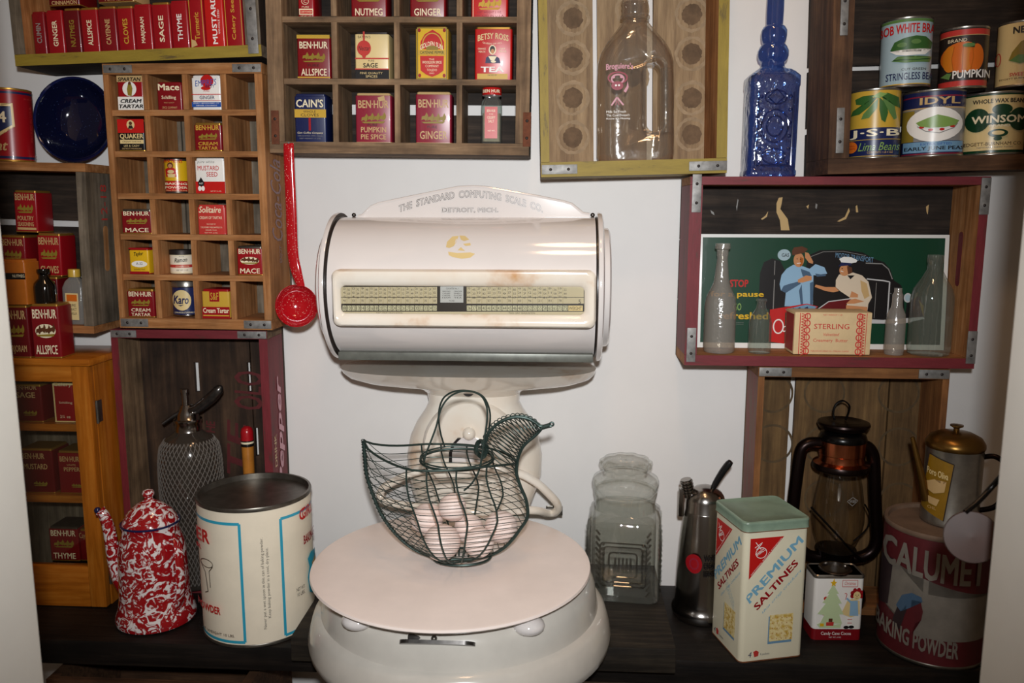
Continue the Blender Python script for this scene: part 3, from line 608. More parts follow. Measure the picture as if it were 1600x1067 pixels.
A(Z1, (640, 640, 783, 820), 'p_black', [('r', 640, 640, 783, 718, 'p_brightred'), ('e', 712, 672, 21, 26, 'p_butter'), ('e', 712, 664, 9, 10, 'p_brownish'), ('p', [(698, 694), (704, 676), (720, 676), (727, 694)], 'p_ink'), ('t', 'QUAKER', 652, 722, 778, 754, 'p_butter', dict(bold=.04)), ('r', 652, 756, 778, 778, 'p_butter'), ('t', 'CREAM TARTAR', 665, 763, 765, 771, 'p_ink'), ('t', 'LEE & CADY', 672, 785, 755, 796, 'p_butter'), ('t', 'DETROIT MICHIGAN', 662, 802, 765, 810, 'p_tan')], 'red and black tin with a small portrait medallion over cream capitals', depth=.035)
A(Z1, (1047, 658, 1195, 802), 'p_crimson', BH(1047, 658, 1195, 802, 'CREAM', two='TARTAR', m='p_mustard'), 'red cream tartar tin with gold lettering in the third column', depth=.035)
can(C2, Z1, (876, 848, 998, 1034), 'p_yellow', [('t', 'WATKINS', 872, 853, 965, 872, 'p_brightred', dict(bold=.02)), ('p', [(886, 945), (884, 905), (900, 895), (918, 895), (932, 905), (936, 945)], 'p_brightred'), ('e', 908, 885, 14, 16, 'p_brownish'), ('e', 908, 888, 9, 11, 'p_skin'), ('e', 910, 918, 15, 10, 'p_butter'), ('p', [(894, 930), (930, 930), (926, 948), (898, 948)], 'p_butter'), ('t', 'BAKING', 884, 976, 978, 988, 'p_cream', dict(bold=.03)), ('t', 'POWDER', 884, 996, 978, 1008, 'p_cream', dict(bold=.03)), ('t', 'New Double Acting', 888, 1014, 975, 1022, 'p_butter')], 'small round yellow and red baking powder tin picturing a cook', d=.04, rim='dull_tin', bands=((968, 1030, 'p_brightred'), (966, 968, 'p_ink')), group=G, name='baking_powder_tin', cat='tin')
A(Z1, (1048, 845, 1207, 1030), 'p_white', [('r', 1048, 968, 1207, 1030, 'p_brightred'), ('t', 'pure white', 1062, 858, 1155, 877, 'p_grey', dict(shear=.3)), ('t', 'MUSTARD', 1064, 885, 1178, 910, 'p_brightred', dict(bold=.01)), ('t', 'SEED', 1110, 918, 1170, 942, 'p_brightred', dict(bold=.01)), ('p', [(1080, 945), (1098, 975), (1092, 992), (1068, 992), (1062, 975)], 'p_black'), ('t', 'NET', 1070, 974, 1092, 982, 'p_white'), ('e', 1072, 1004, 9, 13, 'p_white'), ('e', 1090, 1004, 9, 13, 'p_white'), ('t', 'NET WT. 2½ OZ.', 1130, 1015, 1188, 1021, 'p_cream')], 'white and red mustard seed tin with a black drop emblem', depth=.04, rim='p_white')
A(Z2, (645, 297, 803, 450), 'p_crimson', BH(645, 297, 803, 450, 'MACE'), 'red mace tin turned slightly in the left column', d=.012, depth=.035, yaw=.07, lid='dull_tin')
A(Z2, (1062, 274, 1213, 434), 'p_salmon', [('t', 'Solitaire', 1072, 284, 1190, 318, 'p_cream', dict(shear=.25, bold=.02)), ('t', 'CREAM OF TARTAR', 1074, 337, 1195, 352, 'p_cream'), ('t', 'PACKED BY', 1112, 376, 1160, 382, 'p_cream'), ('t', 'THE MOREY MERCANTILE CO.', 1078, 392, 1195, 400, 'p_cream'), ('t', 'DENVER, COLO.', 1105, 408, 1165, 415, 'p_cream'), ('t', 'NET WT. 2 OZ.', 1100, 422, 1170, 428, 'p_cream')], 'plain coral-red tin with flowing cream script', depth=.035, rim='p_salmon')
A(Z2, (700, 506, 805, 655), 'p_yellow', [('r', 700, 506, 805, 514, 'p_red'), ('r', 700, 640, 805, 655, 'p_red'), ('t', 'Taylor', 728, 532, 778, 560, 'p_black', dict(shear=.2, bold=.03, slope=-6)), ('e', 755, 598, 42, 18, 'p_white'), ('t', 'A-32', 738, 588, 772, 603, 'p_ink'), ('t', 'DISINFECTANT', 725, 624, 785, 633, 'p_ink')], 'little bright yellow tin with a red edge', depth=.04, rim='p_red')
can(C2, Z2, (897, 518, 1017, 650), 'label_paper', [('t', 'PURE', 945, 552, 968, 558, 'p_ink'), ('t', 'Ramon', 922, 564, 982, 588, 'p_black', dict(shear=.3, bold=.02, slope=-5)), ('t', 'CINNAMON', 928, 604, 988, 613, 'p_cream'), ('t', 'NET WT. 1 OZ.', 930, 626, 985, 634, 'p_ink')], 'small round white cinnamon tin with a dark lid and red stripe', d=.04, rim='p_cream', bands=((600, 616, 'p_salmon'),), group=G, name='round_spice_tin', lidh=.006, lidm='nail', cat='tin')
A(Z2, (1283, 497, 1425, 645), 'p_red', BH(1283, 497, 1425, 645, 'MACE', oval=True), 'red mace tin alone in the rightmost column', depth=.035, lid='dull_tin')
A(Z2, (684, 727, 830, 876), 'p_crimson', BH(684, 727, 830, 876, 'CREAM', two='TARTAR'), 'red cream tartar tin in the bottom left hole', depth=.035)
can(C2, Z2, (878, 686, 1020, 872), 'p_navy', [('e', 925, 785, 45, 54, 'p_butter'), ('t', 'Karo', 886, 760, 958, 805, 'p_navy', dict(shear=.2, bold=.04)), ('p', [(905, 812), (935, 808), (920, 816)], 'p_navy'), ('t', 'CORN PRODUCTS REFINING CO.', 890, 845, 990, 853, 'p_cream')], 'round navy blue tin with cream disc and silver lid', d=.042, rim='steel', group=G, name='syrup_tin', lidh=.007, lidm='tin_metal', cat='tin')
A(Z2, (1062, 728, 1210, 874), 'p_mustard', [('r', 1104, 738, 1156, 790, 'p_red'), ('t', 'S&F', 1110, 745, 1152, 782, 'p_mustard', dict(bold=.01)), ('r', 1062, 816, 1210, 874, 'p_red'), ('t', 'Cream Tartar', 1068, 822, 1206, 846, 'p_cream', dict(bold=.03)), ('r', 1068, 856, 1206, 862, 'p_mustard')], 'mustard and red cream tartar tin with a square red monogram', depth=.04, rim='p_red')

# C1: yellow edged crate of tall spice tins, top left
C1 = fit((-6, -190), (396, -210), (402, 80), (23, 112), -.10, .10, wyaw=70)
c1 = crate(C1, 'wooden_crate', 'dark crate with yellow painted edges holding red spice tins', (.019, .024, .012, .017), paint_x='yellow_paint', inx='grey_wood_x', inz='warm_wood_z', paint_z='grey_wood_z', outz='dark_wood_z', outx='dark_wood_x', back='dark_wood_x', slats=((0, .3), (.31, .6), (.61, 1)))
bracket(c1, C1.M, C1.w/2-.020, C1.w/2-.004, -C1.h/2+.004, -C1.h/2+.09, vert=True)
C1.cols = [(C1.inner[0], C1.inner[1])]; G = 'tall red spice tins in a row'
sp = [('CUMIN', 188, 258, 58, 305, 'p_grey', 'p_crimson', 'leftmost'), ('GINGER', 264, 354, 50, 298, 'p_cream', 'p_red', ''), ('NUTMEG', 358, 444, 40, 286, 'p_olive', 'p_deepred', ''), ('ALLSPICE', 447, 541, 36, 280, 'p_cream', 'p_red', ''), ('CAYENNE', 544, 638, 30, 275, 'p_tan', 'p_crimson', ''), ('CLOVES', 641, 729, 28, 266, 'p_mustard', 'p_red', ''), ('MARJORAM', 732, 826, 18, 262, 'p_cream', 'p_red', ''), ('SAGE', 829, 925, 8, 258, 'p_cream', 'p_red', ''), ('THYME', 928, 1022, -2, 248, 'p_white', 'p_red', ''), ('Turmeric', 1026, 1106, -12, 240, 'p_gold', 'p_red', ''), ('MUSTARD', 1108, 1212, -60, 230, 'p_white', 'p_brightred', 'taller'), ('Celery Seed', 1216, 1312, -60, 218, 'p_gold', 'p_red', 'rightmost')]
tops = {}
for nm, x0, x1, y0, y1, tm, bm, w in sp:
    L = dict(CUMIN='dim red cumin tin, leftmost of the row of upright tins', MUSTARD='taller bright red mustard seed tin with large white upright lettering', GINGER='red upright ginger tin second from the left end of the row', NUTMEG='deep red upright nutmeg tin with faint olive lettering', ALLSPICE='red upright allspice tin with cream lettering between nutmeg and cayenne', CAYENNE='dull red upright cayenne tin with tan lettering', CLOVES='red upright cloves tin with mustard yellow lettering', MARJORAM='red upright marjoram tin with narrow cream letters', SAGE='red upright sage tin with cream letters and gold edge', THYME='glossy red upright thyme tin with white letters', Turmeric='red upright turmeric tin with gilt lettering and chipped foot').get(nm, 'red upright celery seed tin edged in gold at the right end')
    hh = {'CUMIN': (125, 235), 'GINGER': (110, 250), 'NUTMEG': (105, 245)}.get(nm, (y0+(y1-y0)*.28, y0+(y1-y0)*.82))
    if nm == 'MUSTARD': hh = (-30, 208)
    if nm == 'Celery Seed': hh = (-30, 180)
    m = (x0+x1)/2
    els = [('t', nm, m-13, hh[0], m+13, hh[1], tm, dict(rot=90, bold=.03))]
    if nm == 'MUSTARD': els.append(('t', 'WHOLE SEED', m+20, 40, m+30, 160, tm, dict(rot=90)))
    if nm in ('Turmeric', 'Celery Seed'): els += [('l', [(x0+6, y0), (x0+6, y1)], 4, 'p_gold'), ('l', [(x1-6, y0), (x1-6, y1)], 4, 'p_gold')]
    if nm == 'Turmeric': els.append(('p', [(x0+4, y1-8), (x0+8, y1-50), (x0+28, y1-42), (x0+38, y1-20)], 'p_tan'))
    o = tin(C1, Z1, (x0, y0, x1, y1), bm, els, L, d=.018, depth=.055, group=G, rim='gold_rim' if nm in ('NUTMEG', 'ALLSPICE', 'CAYENNE', 'CLOVES', 'SAGE') else bm)
    tops[nm] = (o, C1.Mi @ o.matrix_world.translation)
def lying(nmz, rect, base, els, label):
    z = C1.px(*Z1((rect[0]+rect[2])/2, rect[3]), .02).z
    tin(C1, Z1, rect, base, els, label, d=.02, depth=.05, group='spice tins laid on top of the row', rim='gold_rim')
lying(0, (262, -70, 430, 33), 'p_deepred', [('t', 'CINNAMON', 280, 4, 415, 26, 'p_tan', dict(bold=.03))], 'deep red cinnamon tin resting across the upright tins')
lying(0, (526, -80, 722, 14), 'p_tan', [('r', 532, -74, 716, 8, 'p_deepred'), ('t', 'TURMERIC', 560, -14, 690, 4, 'p_tan')], 'gold framed red tin laid across the upright tins')

# C4: yellow edged crate behind the milk jug
C4 = fit((836, -205), (1142, -205), (1138, 270), (847, 277), -.10, .10)
c4 = crate(C4, 'wooden_crate', 'yellow edged upright crate with ring-stained back boards', (.013, .016, .012, .022), paint_x='yellow_paint', paint_z='yellow_paint_z', inx='warm_wood_x', inz='warm_wood_z', outz='yellow_paint_z', back='stained_slat', slats=((0, .31), (.335, .615), (.65, 1)), vslats=True)
Z5 = lambda x, y: (820+x/3.333, y/3.333)
for a, b in ((-C4.w/2, -C4.w/2+.055), (C4.w/2-.058, C4.w/2)): bracket(c4, C4.M, a+.001, b, -C4.h/2+.004, -C4.h/2+.018)
for x0, ys in ((250, (95, 300, 510, 715, -120)), (870, (75, 280, 510, 700, -130)), (560, (50, 400))):
    for y in ys:
        st = MB()
        c = C4.px(*Z5(x0, y), .0915); r = .028; P = Panel(st, (-1, -1, 1, 1), lambda u, v, e, c=c: (c.x+(u-.5)*2*r, .0919-e, c.z+(v-.5)*2*r), eps=.0001)
        rg = random.Random(int(y)); n = 40
        for (r0, r1, m) in ((.78, .97, 'stain_ring'), (0, .58, 'stain_dark')):
            v = [((r1+rg.uniform(-.06, .03))*cos(2*pi*i/n), (r1+rg.uniform(-.05, .03))*sin(2*pi*i/n)) for i in range(n)]
            if r0: v += [((r0+rg.uniform(-.05, .05))*cos(2*pi*i/n), (r0+rg.uniform(-.05, .05))*sin(2*pi*i/n)) for i in range(n)]; P.put(v, [(i, (i+1) % n+0, (i+1) % n+n, i+n) for i in range(n)], m)
            else: P.put(v, [tuple(range(n))], m)
        st.build('bottle_stain', c4, C4.M)

# C5: crate of food cans, top right
C5 = fit((1306, -190), (1700, -185), (1690, 271), (1296, 265), -.11, .11, wyaw=200)
c5 = crate(C5, 'wooden_crate', 'brown wooden crate stacked with labelled food cans at upper right', (.030, .02, .012, .022), inx='brown_wood_x', inz='brown_wood_z', outz='brown_wood_z', back='dark_wood_x', slats=((0, .165), (.19, .405), (.425, .70), (.71, 1)))
P5 = lambda x, y: C5.px(*Z6(x, y), 0)
for y0, y1 in ((620, 880), (-60, 205)):
    a = P5(262, y0); b = P5(262, y1); bracket(c5, C5.M, -C5.w/2+.010, -C5.w/2+.021, b.z, a.z, vert=True)
bushel = 'stacked food cans'
Cn = lambda *a, **k: can(C5, Z6, *a, **k)
Cn((327, 504, 603, 912), 'p_mustard', [('p', [(360, 590), (355, 560), (395, 545), (450, 545), (440, 580), (400, 600)], 'p_green'), ('p', [(335, 655), (345, 625), (400, 600), (450, 560), (468, 560), (430, 610), (380, 650)], 'p_green'), ('p', [(390, 680), (400, 650), (450, 590), (475, 565), (470, 620), (430, 675)], 'p_leaf'), ('p', [(480, 560), (520, 600), (528, 650), (515, 705), (495, 690), (482, 630)], 'p_green'), ('p', [(490, 545), (560, 610), (575, 680), (560, 690), (535, 650), (500, 580)], 'p_leaf'), ('p', [(470, 545), (520, 535), (580, 560), (590, 620), (560, 610), (520, 570)], 'p_green'), ('p', [(440, 555), (480, 530), (520, 540), (480, 565)], 'p_ltgreen'),
  ('t', 'J·S·B', 340, 742, 590, 795, 'p_cream', dict(bold=.03)), ('l', [(335, 802), (595, 802)], 3, 'p_mustard'), ('e', 350, 842, 30, 34, 'p_orange'), ('t', 'SMALL', 330, 828, 370, 838, 'p_red'), ('t', 'GREEN', 332, 845, 370, 855, 'p_red'), ('t', 'Lima Beans', 385, 820, 590, 868, 'p_ltgreen', dict(shear=.35)), ('t', 'CONTENTS 1 LB 4 OZ', 430, 872, 555, 884, 'p_tan')], 'yellow and navy lima bean can, leftmost of the bottom row', d=.055, bands=((733, 895, 'p_navy'), (895, 912, 'p_mustard')), group=bushel)
Cn((634, 508, 968, 928), 'p_navy', [('t', 'IDYL', 722, 558, 930, 602, 'p_tan', dict(bold=.04)), ('t', 'BRAND', 790, 608, 885, 618, 'p_grey'), ('r', 640, 635, 700, 830, 'p_olive'), ('e', 805, 727, 142, 108, 'p_white'), ('p', [(712, 708), (735, 755), (780, 780), (835, 780), (890, 755), (920, 715)], 'p_white'), ('l', [(718, 735), (760, 768), (830, 782), (900, 752), (918, 722)], 5, 'p_grey'), ('e', 740, 742, 13, 8, 'p_brightred'), ('e', 785, 760, 13, 8, 'p_brightred'), ('e', 840, 760, 13, 8, 'p_brightred'), ('e', 890, 742, 13, 8, 'p_brightred'), ('p', [(712, 712), (760, 690), (815, 668), (870, 685), (922, 708), (905, 735), (850, 748), (780, 748), (730, 735)], 'p_ltgreen'), ('r', 656, 834, 945, 900, 'p_skyblue'), ('t', 'EXTRA SIFTED', 740, 842, 890, 856, 'p_blue'), ('t', 'EARLY JUNE PEAS', 664, 864, 950, 893, 'p_black', dict(bold=.03))], 'pea can with a white oval showing a bowl of green peas', d=.056, bands=((548, 556, 'p_wine'), (620, 628, 'p_tan'), (628, 830, 'p_grey'), (905, 920, 'p_wine')), group=bushel)
Cn((974, 522, 1308, 938), 'p_butter', [('t', 'WHOLE WAX BEANS', 1032, 570, 1300, 598, 'p_ink', dict(bold=.04)), ('e', 1060, 705, 62, 78, 'p_dkgreen'), ('e', 1270, 705, 55, 75, 'p_dkgreen'), ('e', 1180, 640, 50, 34, 'p_dkgreen'), ('r', 1050, 665, 1275, 740, 'p_dkgreen'), ('t', 'WINSOM', 1034, 678, 1300, 728, 'p_cream', dict(bold=.04)), ('t', 'BRAND', 1122, 738, 1222, 755, 'p_cream', dict(bold=.03)), ('e', 1165, 795, 48, 26, 'p_dkgreen'), ('e', 1165, 793, 30, 14, 'p_butter'), ('e', 1165, 830, 20, 14, 'p_dkgreen'), ('t', 'EDGETT-BURNHAM CO.', 1008, 852, 1280, 874, 'p_ink'), ('t', 'NEWARK, NEW YORK', 1070, 882, 1240, 892, 'p_grey')], 'cream wax bean can with dark green scroll emblem, rightmost of the bottom row', d=.056, bands=((535, 548, 'p_dkgreen'), (905, 925, 'p_dkgreen')), group=bushel)
def ztop(rect): return None
# upper cans stand on the rims of the lower ones
zt = [max(TOP['food_can'], TOP['food_can.001'])+.0006, max(TOP['food_can.001'], TOP['food_can.002'])+.0006]
Cn((507, 90, 785, 500), 'p_paleblue', [('t', 'BOB WHITE BRAND', 500, 140, 850, 195, 'p_brightred', dict(bold=.04, arc=8)), ('p', [(560, 280), (580, 235), (630, 215), (690, 205), (740, 210), (778, 240), (770, 285), (720, 300), (600, 300)], 'p_green'), ('p', [(558, 285), (610, 297), (720, 298), (772, 280), (740, 315), (640, 318), (590, 308)], 'p_white'), ('p', [(570, 345), (600, 320), (690, 330), (775, 325), (765, 358), (640, 360)], 'p_leaf'), ('e', 620, 255, 25, 14, 'p_leaf'), ('e', 690, 240, 25, 14, 'p_leaf'), ('l', [(580, 340), (700, 345), (765, 338)], 4, 'p_dkgreen'), ('t', 'CUT GREEN', 622, 392, 745, 405, 'p_ink'), ('t', 'STRINGLESS BEANS', 548, 418, 820, 460, 'p_navy', dict(bold=.02))], 'pale blue green bean can standing on the left of the upper row', d=.056, bands=((105, 122, 'p_leaf'), (480, 488, 'p_mustard')), group=bushel, zfix=zt[0])
Cn((848, 144, 1106, 518), 'p_ink', [('t', 'BRAND', 890, 218, 985, 238, 'p_cream'), ('e', 965, 330, 108, 92, 'p_orange'), ('e', 905, 335, 36, 80, 'p_pumpkin'), ('e', 945, 330, 30, 86, 'p_orange'), ('e', 990, 330, 30, 86, 'p_pumpkin'), ('e', 1035, 335, 36, 80, 'p_orange'), ('l', [(925, 262), (915, 335), (925, 405)], 3, 'p_pumpk2'), ('l', [(968, 255), (968, 412)], 3, 'p_pumpk2'), ('l', [(1012, 262), (1020, 335), (1010, 405)], 3, 'p_pumpk2'), ('p', [(1000, 275), (1010, 245), (1022, 243), (1022, 278)], 'p_dkgreen'), ('e', 995, 262, 30, 12, 'p_leaf'), ('t', 'PUMPKIN', 925, 410, 1105, 458, 'p_white', dict(bold=.03)), ('p', [(870, 440), (900, 420), (920, 425), (910, 460)], 'p_leaf')], 'dark can picturing an orange pumpkin between the other upper cans', d=.056, bands=((165, 198, 'p_salmon'), (198, 202, 'p_tan'), (470, 505, 'p_salmon')), group=bushel, zfix=zt[1])
Cn((1182, 106, 1450, 518), 'p_butter', [('t', 'NECTAR', 1258, 145, 1440, 188, 'p_ink', dict(bold=.06)), ('p', [(1245, 350), (1260, 300), (1300, 240), (1360, 215), (1400, 260), (1390, 350), (1320, 372)], 'p_olive'), ('p', [(1250, 352), (1290, 320), (1360, 330), (1380, 360), (1300, 375)], 'p_leaf'), ('ring', 1196, 335, 14, 42, 5, 'p_salmon'), ('t', 'SWEET CORN', 1255, 430, 1420, 452, 'p_salmon', dict(bold=.03)), ('t', 'EDGETT BURNHAM CO.', 1210, 462, 1400, 472, 'p_ink')], 'cream can with green corn husk art, cut off by the right jamb', d=.050, group=bushel, zfix=zt[1])

# C6: red crate with the tin sign
C6 = fit((1077, 272), (1545, 279), (1526, 577), (1071, 570), -.10, .10)
c6 = crate(C6, 'wooden_crate', 'red painted crate holding a tin sign and glass bottles', (.019, .013, .012, .016), paint_x='red_paint', paint_z='red_paint_z', inx='warm_wood_x', inz='warm_wood_z', outz='red_paint_z', outx='red_paint', back='dark_wood_x', slats=((0, .32), (.325, .66), (.665, 1)))
Z7 = lambda x, y: (1040+x/2.857, 260+y/2.857)
P6 = lambda x, y, d=0: C6.px(*Z7(x, y), d)
for xa, y0, y1 in ((128, 205, 35), (128, 872, 720), (1415, 215, 50), (1372, 880, 735)):
    c = P6(xa, (y0+y1)/2); xx = -C6.w/2+.010 if xa < 500 else C6.w/2-.0065
    bracket(c6, C6.M, xx-.007, xx+.0068, P6(xa, y0).z, P6(xa, y1).z, vert=True)
hm = MB(); hm.loft([[(C6.w/2-.0133, .05+a, b+.02) for a, b in rrect(.014, .085, .0065, 5)], [(C6.w/2-.0128, .05+a, b+.02) for a, b in rrect(.014, .085, .0065, 5)]], 'red_paint_z', False); hm.build('hand_hole', c6, C6.M)
# chipped bottle marks on the back board
st = MB(); fl = MB(); P = Panel(st, (0, 0, 1600, 971), lambda u, v, e: None)
def wmap(d):
    def f(u, v, e): p = C6.px(*Z7(u*1600, (1-v)*971), d); return (p.x, d-e, p.z)
    return f
P.map = wmap(.0918)
CH = ([('p', [(495, 165), (505, 140), (522, 138), (518, 165), (512, 190), (545, 235), (553, 285), (515, 285), (510, 240), (495, 205)], 'p_tan'), ('p', [(765, 245), (800, 225), (818, 185), (822, 200), (805, 235), (775, 247)], 'p_tan'), ('p', [(425, 235), (445, 220), (458, 200), (452, 225), (432, 238)], 'p_tan'), ('p', [(315, 180), (322, 145), (325, 150), (318, 200)], 'p_grey'), ('p', [(848, 178), (855, 172), (860, 205), (850, 205)], 'p_tan'), ('p', [(628, 178), (640, 170), (636, 190)], 'p_tan'), ('p', [(1162, 180), (1175, 170), (1170, 215), (1165, 205)], 'p_tan'), ('p', [(670, 165), (678, 170), (674, 190), (668, 185)], 'p_grey'), ('p', [(200, 195), (215, 205), (218, 218), (205, 210)], 'p_grey')])
for e in CH:
    st = MB(); P.mb = st; P.k = 1; P.draw([e]); st.build('paint_chip', c6, C6.M)
# tin sign: drawn in the coordinates of a x4 look at it
sgn = MB(); d0 = .072; a = P6(160, 288, d0); b = P6(1243, 808, d0)
sw, shh = b.x-a.x, a.z-b.z; zf = -C6.h/2+.0165
So = C6.M @ Tr((a.x+b.x)/2, d0, zf) @ Matrix.Rotation(radians(-4), 4, 'X')
sgn.rbox(-sw/2, sw/2, 0, .0012, 0, shh, 'p_white', .0005)
P = Panel(sgn, (22, 82, 1537, 812), flat(sw, 0, shh, 0), eps=.00004)
sky = [('r', 40, 103, 1512, 778, 'p_signgreen')]
P.draw(sky+[
 ('p', [(395, 560), (398, 330), (420, 260), (470, 235), (520, 250), (560, 330), (560, 700), (470, 700), (460, 560)], 'p_black'),
 ('p', [(690, 215), (760, 182), (900, 178), (1020, 195), (1090, 235), (1150, 255), (1190, 300), (1215, 370), (1260, 400), (1280, 470), (1290, 600), (1290, 660), (1060, 640), (700, 600), (660, 400)], 'p_black'),
 ('p', [(1300, 500), (1370, 470), (1400, 520), (1410, 600), (1290, 640)], 'p_black'), ('p', [(1370, 490), (1400, 530), (1405, 600), (1390, 560)], 'p_olive'),
 ('l', [(700, 225), (780, 192), (900, 188), (1040, 215)], 3, 'p_grey'), ('l', [(1040, 262), (1140, 266), (1180, 300), (1205, 362)], 6, 'p_grey'), ('l', [(1050, 362), (1150, 372), (1190, 380), (1185, 600)], 8, 'p_carwhite'), ('l', [(1110, 385), (1105, 610)], 3, 'p_grey'),
 ('p', [(1060, 618), (1160, 622), (1400, 600), (1412, 612), (1280, 645), (1060, 645)], 'p_carwhite'), ('e', 1303, 480, 24, 30, 'p_carwhite'), ('e', 1303, 480, 17, 22, 'p_paleblue'),
 ('l', [(487, 250), (487, 340)], 4, 'p_grey'), ('l', [(488, 370), (486, 570)], 5, 'p_grey'),
 ('t', 'MOTOR TRANSPORT', 855, 195, 1085, 228, 'p_skyblue', dict(slope=32)),
 ('e', 542, 213, 40, 36, 'p_paleblue'), ('t', 'GAS', 527, 203, 572, 225, 'p_black', dict(bold=.02)),
 # mechanic in blue overalls
 ('p', [(520, 400), (530, 340), (560, 300), (600, 275), (660, 285), (700, 300), (735, 270), (790, 290), (808, 330), (770, 345), (725, 340), (728, 540), (555, 540), (560, 455), (530, 440)], 'p_shirt'),
 ('p', [(570, 400), (640, 380), (650, 395), (560, 455), (530, 440), (545, 410)], 'p_shirtsh'), ('p', [(645, 300), (700, 320), (715, 345), (660, 350)], 'p_shirtsh'), ('p', [(735, 330), (770, 335), (800, 330), (800, 345), (745, 350)], 'p_shirtsh'), ('p', [(655, 400), (670, 540), (655, 540), (640, 440)], 'p_shirtsh'), ('p', [(705, 390), (728, 380), (726, 540), (712, 540)], 'p_shirtsh'),
 ('p', [(630, 370), (680, 342), (715, 348), (715, 372), (660, 388), (632, 388)], 'p_skin'),
 ('p', [(668, 195), (690, 200), (720, 255), (718, 268), (695, 262), (670, 230)], 'p_skin'),
 ('e', 632, 245, 32, 45, 'p_skin'), ('p', [(640, 225), (660, 235), (655, 275), (640, 290)], 'p_pumpk2'), ('p', [(588, 190), (600, 165), (650, 158), (685, 175), (665, 198), (610, 212), (592, 215)], 'p_brownish'), ('e', 622, 238, 4, 3, 'p_black'), ('e', 642, 240, 4, 3, 'p_black'), ('l', [(620, 266), (646, 264)], 3, 'p_white'),
 # driver in pale uniform
 ('p', [(862, 370), (880, 335), (930, 330), (965, 322), (1020, 340), (1060, 380), (1085, 480), (1065, 520), (1060, 575), (930, 568), (935, 520), (950, 480), (890, 440), (862, 415)], 'p_shirt2'),
 ('p', [(740, 400), (800, 415), (860, 415), (885, 440), (850, 448), (800, 440), (735, 415)], 'p_skin'), ('p', [(1010, 370), (1050, 390), (1070, 470), (1040, 490), (1020, 440)], 'p_tan'), ('p', [(960, 440), (1000, 460), (1000, 480), (950, 480)], 'p_skin'), ('p', [(930, 340), (975, 340), (950, 365)], 'p_black'),
 ('p', [(930, 530), (1060, 540), (1060, 575), (930, 568)], 'p_skin'), ('p', [(895, 505), (985, 488), (1040, 505), (980, 520), (905, 522)], 'p_skin'),
 ('e', 912, 308, 32, 36, 'p_skin'), ('p', [(925, 280), (955, 290), (960, 322), (935, 335), (928, 300)], 'p_brownish'), ('l', [(888, 312), (905, 318)], 4, 'p_white'), ('e', 897, 297, 4, 3, 'p_black'),
 ('p', [(876, 236), (905, 222), (950, 226), (988, 244), (980, 258), (950, 264), (890, 258)], 'p_white'), ('p', [(888, 258), (950, 263), (952, 275), (872, 284), (884, 270)], 'p_navy'),
 # open bonnet edge and the red cooler
 ('p', [(735, 575), (820, 508), (960, 488), (930, 520), (930, 575)], 'p_deepred'), ('l', [(735, 575), (822, 508), (955, 488)], 6, 'p_carwhite'),
 ('p', [(465, 562), (560, 545), (690, 522), (760, 540), (720, 575), (560, 580), (560, 780), (465, 768)], 'p_brightred'), ('p', [(560, 560), (690, 527), (752, 542), (715, 572), (575, 575)], 'p_skyblue'),
 ('p', [(590, 560), (610, 548), (620, 570)], 'p_navy'), ('p', [(630, 555), (650, 545), (660, 568)], 'p_navy'), ('p', [(675, 550), (695, 540), (705, 565)], 'p_navy'),
 ('ring', 520, 670, 34, 48, 8, 'p_white'), ('t', 'o', 545, 665, 575, 705, 'p_white', dict(shear=.3)),
 ('t', 'STOP', 213, 372, 327, 420, 'p_brightred', dict(bold=.05)), ('t', 'for a pause', 95, 446, 424, 492, 'p_yellow', dict(bold=.04)), ('t', 'GO', 238, 522, 288, 570, 'p_ltgreen', dict(bold=.04)), ('t', 'refreshed', 150, 580, 455, 626, 'p_yellow', dict(bold=.04)),
 ('t', 'TRADE MARK REGISTERED', 225, 645, 305, 650, 'p_grey'), ('t', 'PRINTED IN U.S.A.', 225, 656, 305, 661, 'p_grey')])
tag(sgn.build('tin_sign', None, So), 'green printed tin sign with two men and a black car', 'sign')
# butter box
b0 = C6.px(1239, 553, .012); b1 = C6.px(1359, 553, .012); bt = C6.px(1300, 489, .012)
zf = -C6.h/2+.0164; w = b1.x-b0.x; h = bt.z-zf
o = MB(); o.rbox(-w/2, w/2, 0, .052, 0, h, 'butter_card', .0015)
o.box(-w/2-.0003, -w/2-.0001, .004, .048, .004, h-.004, 'card_side')
P = Panel(o, (590, 592, 1082, 852), flat(w, 0, h, 0), eps=.00015)
els = [('t', 'STERLING', 715, 662, 940, 695, 'card_red', dict(bold=.01)), ('t', 'Velvetized', 778, 718, 878, 737, 'card_red', dict(shear=.2)), ('t', 'Creamery  Butter', 714, 754, 936, 780, 'card_red'), ('t', 'NET WEIGHT 1 LB', 770, 603, 890, 612, 'card_red'), ('t', 'STERLING ICE CREAM CO., STERLING, ILLINOIS', 700, 826, 945, 836, 'card_red')]
for sx in (-1, 1):
    cx = 838+sx*190
    els += [('r', cx-27, 596, cx-22, 850, 'card_red'), ('r', cx+18, 596, cx+22, 850, 'card_red')]
    for i in range(15):
        y = 600+i*17; els.append(('l', [(cx-17, y), (cx+10, y+8), (cx-17, y+17)], 4, 'card_red'))
    for i in range(6): els.append(('ring', cx-sx*24, 617+i*43, 20, 21, 7, 'card_red'))
for e in els:
    if e[0] == 'ring': P.k = 1
    P.draw([e])
tag(o.build('butter_box', None, C6.M @ Tr((b0.x+b1.x)/2, .012, zf+.001)), 'cream and red creamery butter carton in front of the sign', 'box')

